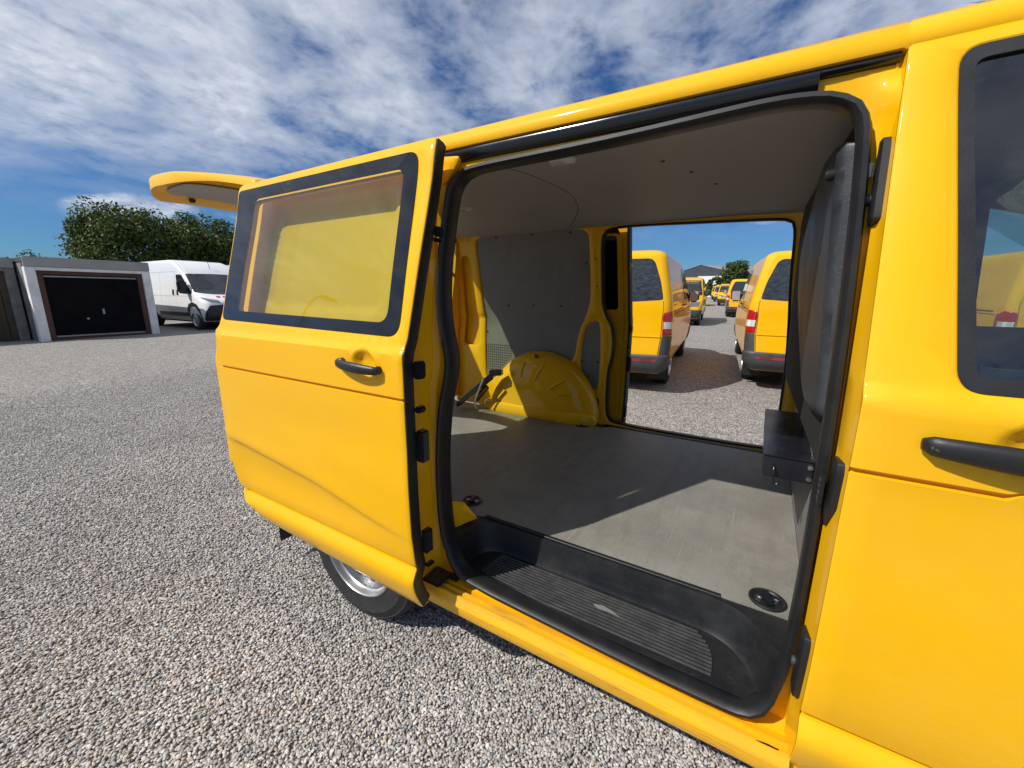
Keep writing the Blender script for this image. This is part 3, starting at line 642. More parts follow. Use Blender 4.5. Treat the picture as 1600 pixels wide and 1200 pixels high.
panel('worn_notch', rpoly([(1.775, .0385), (1.80, .0435), (1.825, .0425), (1.822, .039), (1.79, .0382)], .004, 3), [], lambda u, v, o: Vector((u, v, .3735-o)), 'void_black', sl, .03, .001)
front_skirt = rpoly([(1.846, .343), (1.846, .285), (2.75, .285), (2.75, .343)], .01, 2)
panel('rocker', front_skirt, [], lambda u, v, o: Vector((u, .05+o, v)), 'yellow_paint', van, .1, .02)
# black latch plates on the front jamb
def jamb_plate(z0, z1, slant, bolt):
    yy = ys((z0+z1)/2); P = rpoly([(-.018, z1), (.030, z1), (.034, z1-.02), (.030, z0+slant), (-.004, z0), (-.018, z0+slant*1.6)], .006, 3)
    t = panel('latch_plate', P, [], lambda u, v, o: Vector((1.8275+o, ys(v)+.055-u, v)), 'black_plastic', van, .03, .016, .003)
    if bolt == 0:
        zc = z0+.055; lathe('pin', [(.011, .0), (.011, -.010), (.006, -.010), (.006, -.004), (0, -.004)], (1.827, ys(zc)+.062, zc), 'grey_plastic', t, 'X', 16)
        box('bracket', 1.806, 1.823, ys(zc)+.045, ys(zc)+.062, z1-.075, z1-.045, 'grey_plastic', t, .003)
    elif bolt == 1:
        for k in range(4): box('contact', 1.812, 1.8205, ys(1.04)+.052, ys(1.04)+.068, z1-.055-k*.0135, z1-.048-k*.0135, 'rust_tool' if k % 2 else 'steel', t, .001)
        box('contact_block', 1.8125, 1.820, ys(1.04)+.046, ys(1.04)+.074, z1-.105, z1-.035, 'black_metal', t, .003)
    else:
        zc = z0+.07; lathe('pin', [(.010, 0), (.010, -.006), (.005, -.006), (.005, .0), (0, .0)], (1.827, ys(zc)+.066, zc), 'grey_plastic', t, 'X', 16)
jamb_plate(1.545, 1.712, .012, 0); jamb_plate(.948, 1.100, .055, 1); jamb_plate(.530, .700, .0, 2)

# load floor, step
FZ = .520
flo = [(-.56, .14), (.725, .14), (.735, .30), (.80, .322), (1.83, .322), (1.845, .322), (1.875, .322), (1.875, 1.752), (.86, 1.752), (.80, 1.70), (-.56, 1.74)]
panel('load_floor', flo, [], lambda u, v, o: Vector((u, v, FZ-o)), 'floor_lino', van, .2, .014, .0)
top = [(.785, .098), (.788, .22), (.800, .265), (.835, .298), (.90, .3095), (1.62, .3095), (1.70, .300), (1.755, .258), (1.785, .205), (1.805, .098)]
bot = [(.815, .098), (.820, .20), (.830, .245), (.860, .276), (.92, .288), (1.60, .288), (1.675, .276), (1.728, .236), (1.755, .190), (1.776, .098)]
def chaik(P):
    for _ in range(2):
        Q = [P[0]]
        for a, b in zip(P, P[1:]): Q += [(a[0]*.75+b[0]*.25, a[1]*.75+b[1]*.25), (a[0]*.25+b[0]*.75, a[1]*.25+b[1]*.75)]
        P = Q+[P[-1]]
    return P
def resamp(P, n=60):
    P = np.asarray(chaik(P)); d = np.r_[0, np.cumsum(np.linalg.norm(np.diff(P, axis=0), axis=1))]; t = np.linspace(0, d[-1], n); return list(zip(np.interp(t, d, P[:, 0]), np.interp(t, d, P[:, 1])))
T, B = resamp(top), resamp(bot); SZ = .412
V = []; F = []
for (tx, ty), (bx_, by_) in zip(T, B):
    for k, (s, z) in enumerate(((0, FZ-.006), (.02, FZ-.003), (.06, FZ-.006), (.12, FZ-.02), (.72, SZ+.020), (.86, SZ+.006), (1.0, SZ))): V.append((tx+(bx_-tx)*s, ty+(by_-ty)*s, z))
for i in range(len(T)-1):
    for j in range(6): a = i*7+j; F.append((a, a+1, a+8, a+7))
c0 = len(V); F.append(tuple(i*7+6 for i in range(len(T))))
stp = pyd('step_well', V, F, 'step_plastic', van, True, 40)
rim = list(T)+[(1.826, .122), (1.840, .318), (1.80, .330), (.80, .330), (.735, .318), (.742, .122)]
panel('step_rim', rim, [], lambda u, v, o: Vector((u, v, FZ-.0035-o)), 'step_plastic', stp, .06, .006, 0)
rib0 = None
for k in range(11):
    y = .128+k*.0138; xe = 1.715-.05*(k/10)**3
    rb = extr_x('rib', [(y-.0034, SZ+.0004), (y-.0016, SZ+.0052), (y+.0016, SZ+.0052), (y+.0034, SZ+.0004)], .885+.02*(k/10), xe-.05, 'rib_plastic', stp)
extr_x('edge_trim', [(.316, FZ+.0005), (.318, FZ+.0035), (.330, FZ+.0035), (.334, FZ+.0005)], .79, 1.66, 'black_rubber', stp)
mark = rpoly([(1.30, .205), (1.335, .215), (1.375, .205), (1.40, .192), (1.36, .196), (1.32, .193)], .008, 3)
panel('worn_patch', mark, [], lambda u, v, o: Vector((u, v, SZ+.0058-o)), 'grey_board', stp, .05, .0005)
# far edge of the floor
extr_x('far_sill', [(1.753, FZ-.02), (1.753, FZ+.004), (1.770, FZ+.006), (1.79, FZ-.004), (1.795, FZ-.10), (1.76, FZ-.10)], .80, 1.86, 'black_rubber', van)
def lashing(x, y, r, rz):
    e = lathe('lashing_point', [(r, .0), (r, .004), (r*.92, .0065), (r*.80, .004), (r*.76, .001), (0, .001)], (x, y, FZ+.0008), 'black_plastic', van, 'Z', 28)
    M = Matrix.Translation((x, y, FZ)) @ Matrix.Rotation(rz, 4, 'Z')
    box('lashing_bar', -.010, .010, -r*.62, r*.62, .004, .014, 'black_metal', e, .003, M)
    for s in (-1, 1):
        p = M @ Vector((s*r*.45, 0, 0)); lathe('bolt', [(r*.20, .0015), (r*.20, .006), (r*.1, .006), (r*.1, .003), (0, .003)], p, 'steel', e, 'Z', 10)
lashing(.668, .392, .044, .2); lashing(1.782, .378, .050, .25); lashing(.668, 1.672, .046, .1)
pyd('foot_gusset', [(.735, .16, .525), (.735, .27, .524), (.775, .285, .524), (.735, .17, .64), (.735, .25, .60)], [(0, 1, 2), (0, 2, 3), (3, 2, 4), (1, 2, 4), (0, 1, 4, 3)], 'yellow_paint', van, False)

# ceiling lining, with seam and two lamps
V = []; F = []; ny = 14; xs = [-.42, -.3, 0, .3, .6, .9, 1.2, 1.5, 1.86]
ceil_z = lambda y: 1.800+.052*(1-((y-.95)/.75)**2)**.6 if abs(y-.95) < .75 else 1.800
for x in xs:
    for k in range(ny+1): y = .212+(1.66-.212)*k/ny; V.append((x, y, ceil_z(y)+.012*(1-sstep(1.5, 1.86, x))))
for i in range(len(xs)-1):
    for j in range(ny): a = i*(ny+1)+j; F.append((a, a+1, a+ny+2, a+ny+1))
cl = pyd('ceiling_lining', V, F, 'ceiling_board', van)
tube('seam', [(.86-.35*max(0, (y-.75)/.9)**2-.08*max(0, .5-y), y, ceil_z(y)+.0125) for y in np.linspace(.26, 1.62, 24)], .0022, 'grey_plastic', cl, 6)
for (x, y) in ((1.055, .395), (.24, .93)):
    lm = box('interior_lamp', x-.045, x+.045, y-.020, y+.020, ceil_z(y)+.0, ceil_z(y)+.02, 'plate_white', cl, .006)
    box('lamp_lens', x-.040, x+.012, y-.016, y+.016, ceil_z(y)-.004, ceil_z(y)+.003, 'lamp_clear', lm, .003)
for (x, y) in ((1.32, .62), (1.38, .82), (1.44, 1.05)): lathe('ceiling_plug', [(.007, 0), (.006, -.003), (0, -.003)], (x, y, ceil_z(y)+.011), 'black_plastic', cl, 'Z', 12)

# far wall inside
def yi(z, off=.085): return WID-ys(min(z, 1.895))-off
fo = [(0.745, 1.762), (0.763, 1.800), (0.808, 1.820), (0.982, 1.822), (1.328, 1.812), (1.629, 1.802), (1.725, 1.795), (1.757, 1.765), (1.766, 1.52), (1.80, 1.2), (1.812, .95), (1.812, .60), (1.80, .545), (1.75, .525), (.86, .525), (.80, .553), (0.783, 0.619), (0.778, 0.758), (0.778, 0.895), (0.807, 1.011), (0.807, 1.12), (0.785, 1.215), (0.743, 1.292), (0.731, 1.377), (0.738, 1.58)]
gp = [(-0.233, 1.79), (-0.199, 1.822), (-0.114, 1.836), (0.281, 1.832), (0.601, 1.826), (0.648, 1.812), (0.662, 1.77), (0.655, 1.501), (0.648, 1.376), (0.619, 1.288), (0.562, 1.196), (0.540, 1.081), (0.527, 0.975), (0.500, 0.935), (0.283, 0.90), (0.116, 0.90), (-0.03, 0.86), (-.12, .79), (-0.20, 0.715), (-0.268, 0.711)]
sp_ = [(0.609, 1.207), (0.674, 1.228), (0.708, 1.221), (0.720, 0.981), (0.715, 0.765), (0.69, 0.740), (0.630, 0.784), (0.587, 0.848), (0.577, 0.966), (0.590, 1.106)]
wall = rpoly([(-.40, 1.845), (-.56, 1.1), (-.56, .50), (1.90, .50), (1.90, 1.845)], .01, 2)
fw_ = lambda u, v, o: Vector((u, yi(v)+o, v))
farw = panel('inner_wall', wall, [smoothloop(fo, 110), smoothloop(gp, 90), smoothloop(sp_, 50), rpoly([(-.50, 1.0), (-.33, 1.0), (-.31, 1.70), (-.40, 1.70)], .05)], fw_, 'yellow_paint', van, .06, .03, .008, angle=60)
pnl = panel('wall_board', [(u*1.0, v) for u, v in rrect(-.29, .69, .66, 1.843, .03)], [], lambda u, v, o: Vector((u, yi(v)+.013+o, v)), 'grey_board', van, .08, .004)
panel('wall_board', rrect(.56, .74, .70, 1.26, .02), [], lambda u, v, o: Vector((u, yi(v)+.013+o, v)), 'grey_board', van, .08, .004)
V = []; F = []; k = 0
for i in range(13):
    for j in range(11):
        if i-6 > j: continue
        x = -.252+i*.0195; z = .815+j*.0200; y = yi(z)+.0112
        b0 = len(V); V += [(x+.0056*math.cos(a), y, z+.0056*math.sin(a)) for a in np.linspace(0, 2*math.pi, 9)[:-1]]; F.append(tuple(range(b0, b0+8)))
tag(pyd('vent_holes', V, F, 'void_black', pnl, False), kind='stuff')
for (x, z) in ((-.25, 1.55), (-.25, 1.33), (-.245, 1.12), (-.02, 1.33), (.2, 1.335), (.42, 1.335), (.63, 1.62), (.25, .925), (-.05, 1.815), (.25, 1.815), (.53, 1.81)):
    lathe('rivet', [(.009, 0), (.007, -.006), (.0, -.007)], (x, yi(z)+.013, z), 'grey_plastic', pnl, 'Y', 10)
for (x, z) in ((.665, 1.215), (.585, .95), (.70, .95)): lathe('rivet', [(.008, 0), (.006, -.006), (.0, -.007)], (x, yi(z)+.013, z), 'grey_plastic', pnl, 'Y', 10)
for (x, z) in ((.70, 1.64), (.70, 1.47)): lathe('hole_plug', [(.007, 0), (.006, -.002), (.0, -.002)], (x, yi(z), z), 'rust_tool', farw, 'Y', 10)
pl_ = rpoly([(.695, .70), (.725, .695), (.735, .66), (.72, .615), (.70, .61), (.69, .65)], .012, 3)
panel('wall_plug', pl_, [], lambda u, v, o: Vector((u, yi(v)-.004+o, v)), 'black_rubber', farw, .02, .01)
fseal = smoothloop(fo, 120)
sweep('far_door_seal', [(x, yi(z)+.02, z) for x, z in fseal], [(-.008, -.016), (.004, -.016), (.006, -.006), (.006, .03), (-.004, .034), (-.008, .01)], 'black_rubber', van)
# back plate closing the pillar hollow behind the rear light well
panel('pillar_back', rrect(-.60, -.29, .94, 1.80, .03), [], lambda u, v, o: Vector((u, yi(v)+.055, v)), 'yellow_paint', van, .1)
# wheel housing
def housing():
    cx, cz0 = .285, .54; prof = [(.472, 1.80), (.462, 1.758), (.446, 1.728), (.424, 1.700), (.396, 1.678), (.35, 1.661), (.27, 1.652), (.14, 1.648), (.02, 1.647), (.001, 1.647)]
    n = 40; V = []; F = []
    for r, y in prof:
        for i in range(n+1):
            a = math.pi*i/n; rr = r*(1+.0*math.cos(a)); V.append((cx+rr*math.cos(a)*.98, y, cz0+rr*math.sin(a)*.98-.02*(1-math.sin(a))))
    m = n+1
    for k in range(len(prof)-1):
        for i in range(n): a = k*m+i; F.append((a, a+1, a+m+1, a+m))
    h = pyd('wheel_housing', V, F, 'yellow_paint', van, True, 60)
    sk = [(-.185, .515), (-.185, .57), (-.15, .60), (.72, .60), (.755, .57), (.755, .515)]
    panel('base_flange', rpoly(sk, .04, 4), [], lambda u, v, o: Vector((u, 1.632+.10*(v-.515)+.05*(abs(u-.285)/.47)**6+o, v)), 'yellow_paint', h, .04, .04, .010, angle=60)
    for t, r0, r1 in ((112, .30, .40), (88, .27, .395), (58, .26, .38), (42, .28, .36)):
        P = []
        for s in np.linspace(0, 1, 8):
            r = r0+(r1-r0)*s; a = R(t-8*s); y = np.interp(r, [.14, .27, .35, .396, .424], [1.648, 1.652, 1.661, 1.678, 1.70]); P.append((cx+r*math.cos(a)*.98, y+.004, cz0+r*math.sin(a)*.98))
        tube('pressed_rib', P, .012, 'yellow_paint', h, 10)
    box('clip', .262, .290, 1.700, 1.712, .955, .985, 'black_metal', h, .003)
    return h
housing()
# bulkhead and its padded cover
panel('bulkhead', rpoly([(.23, 1.80), (.23, .98), (1.775, .98), (1.775, 1.24), (1.655, 1.76), (1.50, 1.825)], .04), [], lambda u, v, o: Vector((1.836-.045*(v-1.1)-.022*(u-.2)+o, u, v)), 'void_black', van, .15, .01, .003)
panel('bulkhead_lower', rpoly([(.14, .99), (.14, .50), (1.76, .50), (1.76, .99)], .02), [], lambda u, v, o: Vector((1.8765+o, u, v)), 'grey_board', van, .2, .01)
padp = [(.222, 1.727), (.40, 1.766), (.52, 1.774), (.654, 1.744), (1.017, 1.642), (1.175, 1.560), (1.13, 1.42), (.906, 1.26), (.664, 1.127), (.536, 1.096), (.369, 1.112), (.20, 1.145)]
pd_ = panel('bulkhead_pad', rpoly(padp, [.01, .05, .06, .06, .05, .08, .05, .05, .05, .05, .05, .01], 4), [], lambda u, v, o: Vector((1.804-.065*(v-1.1)-.01*(u-.5)+o, u, v)), 'pad_vinyl', van, .06, .045, .014, angle=60)
for (y, z) in ((.255, 1.672),): lathe('pad_knob', [(.012, 0), (.013, -.010), (.009, -.016), (0, -.018)], (1.804-.065*(z-1.1)+.002, y, z), 'black_rubber', pd_, 'X', 16)
bx = box('storage_box', 1.731, 1.872, .655, 1.325, .805, .880, 'black_metal', van, .003)
box('lid', 1.727, 1.876, .650, 1.330, .8805, .8855, 'black_metal', bx, .002)
tube('hasp', [(1.762, .648, .848), (1.762, .636, .840), (1.762, .634, .812), (1.764, .640, .792), (1.775, .640, .786), (1.783, .640, .796)], .0045, 'black_metal', bx, 8)
for z in (.862, .822): lathe('bolt', [(.008, 0), (.008, -.006), (0, -.007)], (1.862, .655, z), 'steel', bx, 'Y', 8)
for y in (.75, 1.22): box('bracket', 1.872, 1.889, y-.015, y+.015, .81, 1.02, 'black_metal', bx, .002)
tube('strut', [(1.868, .66, .89), (1.862, .90, .97), (1.85, 1.05, 1.06)], .006, 'steel', bx, 8)

# tail opening: pillars, header, raised tailgate
box('tail_header', -.47, -.42, .20, 1.70, 1.80, 1.862, 'yellow_paint', van, .01)
box('rear_threshold', -.60, -.55, .12, 1.78, .43, .525, 'yellow_paint', van, .01)
panel('rear_bumper', rpoly([(.22, .60), (.22, .34), (1.68, .34), (1.68, .60)], .05), [], lambda u, v, o: Vector((-.58+.08*abs((u-.95)/.95)**4+o, u, v)), 'grey_plastic', van, .12, .05, .015)
for s in (1, -1):
    pts = rpoly([(.0, 1.1), (.03, 1.25), (.155, 1.80), (.27, 1.80), (.20, 1.25), (.16, 1.1), (.16, .55), (0.0, .55)], .02, 3)
    panel('rear_pillar', pts, [], (lambda u, v, o: Vector((-.595+.15*sstep(1.05, 1.9, v)+o, u, v))) if s > 0 else (lambda u, v, o: Vector((-.595+.15*sstep(1.05, 1.9, v)+o, WID-u, v))), 'yellow_paint', van, .08, .06, .006)
def tailgate():
    HX = -.455; LEN = 1.10
    def topz(d): return 1.962+.25*d-.135*d*d-.045*sstep(.96, 1.10, d)
    def thk(d): return .034+.026*sstep(.30, .75, d)+.010*sstep(.85, 1.05, d)
    def half(d): return .735+.085*sstep(.25, .70, d)-.02*sstep(1.0, 1.1, d)
    def surf(u, v, o):      # u: distance from the hinge, v: -1..1 across, o: downwards
        e = .07*abs(v)**3*sstep(.75, 1.10, u); return Vector((HX-u+e, .95+v*half(u), topz(u)-.030*abs(v)**6-o))
    out = rpoly([(.0, -1), (.0, 1), (LEN, 1), (LEN, -1)], [.03, .03, .16, .16], 6)
    win = rpoly([(.085, -.86), (.085, .86), (.56, .80), (.56, -.80)], .06, 5)
    tg = panel('tailgate', out, [win], lambda u, v, o: surf(u, v, o*thk(u)/.05), 'yellow_paint', van, .06, .05, .008, angle=60)
    panel('tailgate_window', win, [], lambda u, v, o: surf(u, v, .004), 'door_glass', tg, .12)
    ip = rpoly([(.60, -.95), (.60, .95), (1.0, .90), (1.0, -.90)], .06)
    panel('inner_panel', ip, [], lambda u, v, o: surf(u, v, thk(u)+.004+o), 'ceiling_board', tg, .08, .006)
    for s_ in (-1, 1): lathe('rubber_stop', [(.018, 0), (.018, -.014), (.010, -.02), (0, -.02)], surf(1.03, s_*.72, thk(1.03)+.002), 'black_rubber', tg, 'Z', 14)
    tube('gas_strut', [(-.44, 1.66, 1.55), (-.80, 1.62, 1.97)], .011, 'black_metal', tg)
tailgate()
# wheels
def wheel(parent, x, y, z, r, w, sgn, n=40, mat='wheel_silver'):
    ty = lathe('wheel', [(r*.62, 0), (r*.64, -.004), (r*.82, -.006), (r*.845, -.009), (r*.86, -.006), (r*.93, .004), (r*.945, .003), (r*.955, .010), (r*.985, .028), (r, .050), (r, .070), (r-.008, .072), (r-.008, .080), (r, .082), (r, w*.5-.006), (r-.008, w*.5-.004), (r-.008, w*.5+.004), (r, w*.5+.006), (r, w-.082), (r-.008, w-.080), (r-.008, w-.072), (r, w-.07), (r, w-.05), (r*.975, w-.022), (r*.9, w), (r*.62, w), (r*.6, w*.5)], (x, y, z), 'tyre_rubber', parent, 'Y', n, sgn, False, 25)
    lathe('rim', [(r*.625, .002), (r*.640, -.007), (r*.618, -.011), (r*.603, -.004), (r*.598, .012), (r*.575, .020), (r*.565, .070), (r*.545, .088), (r*.515, .070), (r*.47, .050), (r*.40, .036), (r*.30, .018), (r*.24, .012), (r*.20, .014), (0, .012)], (x, y, z), mat, ty, 'Y', n, sgn, False, 40)
    lathe('hub_cap', [(r*.17, .016), (r*.16, -.010), (r*.12, -.018), (0, -.019)], (x, y, z), mat, ty, 'Y', 20, sgn, False)
    for k in range(10 if n > 30 else 5):
        a = 2*math.pi*k/(10 if n > 30 else 5); lathe('vent_hole', [(r*.07, .0465), (0, .0465)], (x+r*.43*math.cos(a), y-.012*sgn, z+r*.43*math.sin(a)), 'void_black', ty, 'Y', 10, sgn, False)
    for k in range(6 if n > 30 else 0):
        rr = r*(1.0)-.0; 
    return ty
wheel(van, .29, .065, .332, .335, .215, 1); wheel(van, .29, WID-.008, .332, .335, .215, -1); wheel(van, 3.28, .07, .332, .335, .215, 1, 24); wheel(van, 3.28, WID-.07, .332, .335, .215, -1, 24)
for yy in (.10, 1.58): box('mud_flap', -.40, -.388, yy, yy+.22, .115, .42, 'black_rubber', van, .004)
panel('wheel_arch_liner', [(a, b) for a, b in [(0, 0), (math.pi, 0), (math.pi, .30), (0, .30)]], [], lambda u, v, o: Vector((.29+.40*math.cos(u), .012+v, .33+.40*math.sin(u))), 'black_plastic', van, .15)
box('underfloor', -.52, 2.7, .14, 1.76, .27, .33, 'void_black', van, .01)
box('side_member', .72, 1.84, .135, .16, .28, .396, 'black_plastic', van, 0)
# cab: seats, dashboard, wheel, nose
def seat(y, name='cab_seat'):
    s = box(name, 1.98, 2.48, y-.25, y+.25, .70, .86, 'seat_fabric', van, .05)
    M = Matrix.Translation((2.02, y, .82)) @ Matrix.Rotation(R(-12), 4, 'Y'); box('backrest', -.07, .07, -.24, .24, 0, .66, 'seat_fabric', s, .05, M); box('head_rest', -.045, .045, -.13, .13, .70, .88, 'seat_fabric', s, .035, M)
seat(.52); seat(1.36)
box('dashboard', 2.62, 2.98, .16, 1.74, .86, 1.16, 'black_plastic', van, .05); box('cab_floor', 1.88, 3.0, .10, 1.80, .34, .40, 'void_black', van, .01)
bm = bmesh.new(); M = Matrix.Translation((2.50, 1.36, 1.10)) @ Matrix.Rotation(R(-58), 4, 'Y')
for i in range(28):
    for j in range(8):
        a, b = 2*math.pi*i/28, 2*math.pi*j/8; bm.verts.new(M @ Vector(((.19+.014*math.cos(b))*math.cos(a), (.19+.014*math.cos(b))*math.sin(a), .014*math.sin(b))))
bm.verts.ensure_lookup_table()
for i in range(28):
    for j in range(8): bm.faces.new([bm.verts[k] for k in (i*8+j, i*8+(j+1) % 8, ((i+1) % 28)*8+(j+1) % 8, ((i+1) % 28)*8+j)])
link('steering_wheel', bm, 'black_plastic', van)
box('cab_ceiling', 1.90, 2.55, .22, 1.68, 1.835, 1.85, 'black_plastic', van, .005)

# ------------------------------------------------------------------ parked vans: horizontal slices lofted upwards
class Body:
    """x: rear 0 to front; y: half width either side; tables give the plan outline at each height"""
    def __init__(s, tab):
        t = np.asarray(tab, float); s.z = t[:, 0]; s.w = catmull(t[:, 0], t[:, 1]); s.xr = catmull(t[:, 0], t[:, 2]); s.xf = catmull(t[:, 0], t[:, 3]); s.rr = catmull(t[:, 0], t[:, 4]); s.rf = catmull(t[:, 0], t[:, 5])
    def pt(s, p, z, off=0.):
        """p runs round half the plan: 0..1 rear face, 1..2 rear corner, 2..3 side, 3..4 front corner, 4..5 front face; negative p = right half"""
        sg = 1 if p >= 0 else -1; p = abs(p); w, xr, xf, rr, rf = s.w(z), s.xr(z), s.xf(z), s.rr(z), s.rf(z)
        bow = .05 if w > .6 else .02
        if p <= 1: y = (w-rr)*p; x = xr+bow*(p*.8)**2*.6; n = (-1, .10*p)
        elif p <= 2: a = (p-1)*math.pi/2; x0 = xr+bow*.64*.6; y = w-rr+rr*math.sin(a); x = x0+(rr)*(1-math.cos(a)); n = (-math.cos(a), math.sin(a))
        elif p <= 3: a = p-2; x0 = xr+bow*.384+rr; x = x0+(xf-rf-x0)*a; y = w; n = (0, 1)
        elif p <= 4: a = (p-3)*math.pi/2; x = xf-rf+rf*.75*math.sin(a); y = w-rf*.62*(1-math.cos(a)); n = (math.sin(a), math.cos(a))
        else: a = p-4; y = (w-rf*.62)*(1-a); x = xf-rf*.25+rf*.25*math.sin(a*math.pi/2); n = (1, .2*(1-a))
        l = math.hypot(*n); return Vector((x+n[0]/l*off, sg*(y+n[1]/l*off), z))
    def side(s, x, z, sg=1, off=0.):
        w, xr, xf, rr, rf = s.w(z), s.xr(z), s.xf(z), s.rr(z), s.rf(z); x0 = xr+.0192+rr; x1 = xf-rf
        if x < x0: a = math.acos(max(-1, min(1, 1-(x-xr-.0192)/rr))) if rr > 0 else 0; return s.pt(sg*(1+a/(math.pi/2)), z, off)
        if x > x1: a = math.asin(min(1, (x-x1)/(rf*.75))); return s.pt(sg*(3+a/(math.pi/2)), z, off)
        return Vector((x, sg*(w+off), z))
def body_mesh(name, B, zs, parent, mat, wheels):
    ps = list(np.linspace(0, 1, 6))+list(np.linspace(1, 2, 8))[1:]+list(np.linspace(2, 3, 26))[1:]+list(np.linspace(3, 4, 9))[1:]+list(np.linspace(4, 5, 6))[1:]
    loop = [-p for p in ps[::-1][1:]]+ps[1:] if False else ps+[-p for p in ps[::-1][1:-1]]
    bm = bmesh.new(); rowsv = []
    for z in zs: rowsv.append([bm.verts.new(B.pt(p, z) if p != 0 else B.pt(0, z)) for p in loop])
    n = len(loop)
    for a, b in zip(rowsv, rowsv[1:]):
        for i in range(n): bm.faces.new((a[i], a[(i+1) % n], b[(i+1) % n], b[i]))
    bm.faces.new(rowsv[0][::-1]); bm.faces.new(rowsv[-1])
    bmesh.ops.recalc_face_normals(bm, faces=bm.faces)
    o = link(name, bm, mat, parent, True, 42)
    cut = bmesh.new()
    for (x, z, r) in wheels:
        lathe_bm(cut, [(r, -1.4), (r, -.52)], (x, 0, z), 'Y', 28); lathe_bm(cut, [(r, .52), (r, 1.4)], (x, 0, z), 'Y', 28)
    bmesh.ops.recalc_face_normals(cut, faces=cut.faces)
    cme = bpy.data.meshes.new('cut'); cut.to_mesh(cme); cut.free(); cme.materials.append(MATS['void_black']); co = bpy.data.objects.new('cut', cme); C.objects.link(co)
    md = o.modifiers.new('b', 'BOOLEAN'); md.operation = 'DIFFERENCE'; md.object = co; md.solver = 'EXACT'; md.material_mode = 'TRANSFER'
    bpy.context.view_layer.update(); dg = bpy.context.evaluated_depsgraph_get(); nm = bpy.data.meshes.new_from_object(o.evaluated_get(dg)); o.modifiers.clear(); o.data = nm
    bpy.data.objects.remove(co); nm.polygons.foreach_set('use_smooth', [True]*len(nm.polygons)); nm.set_sharp_from_angle(angle=R(42))
    return o
def patch(name, B, poly, mat, parent, off=.004, res=.08, thick=0., r=.03, side=None, lip=0):
    """patch on the body in (p, z) or, with side=+-1, in (x, z)"""
    P = rpoly(poly, r, 4)
    if side: f = lambda u, v, o: B.side(u, v, side, off-o)
    else: f = lambda u, v, o: B.pt(u, v, off-o)
    return panel(name, P, [], f, mat, parent, res, thick, lip, angle=50)
T5 = Body([(.28, .84, .16, 4.76, .10, .30), (.36, .90, .06, 4.84, .13, .34), (.50, .935, .03, 4.89, .14, .36), (.62, .945, .04, 4.88, .14, .38), (.80, .952, .06, 4.85, .13, .40), (.95, .952, .075, 4.76, .13, .44), (1.05, .950, .085, 4.55, .13, .46), (1.13, .948, .09, 4.25, .12, .44), (1.22, .940, .10, 4.00, .11, .36), (1.36, .916, .12, 3.84, .11, .30), (1.55, .878, .155, 3.60, .11, .28), (1.72, .842, .19, 3.36, .11, .26), (1.84, .814, .215, 3.12, .11, .24), (1.895, .788, .235, 2.95, .12, .22), (1.93, .745, .28, 2.75, .13, .2), (1.955, .64, .38, 2.45, .12, .16), (1.97, .42, .65, 2.1, .1, .1)])
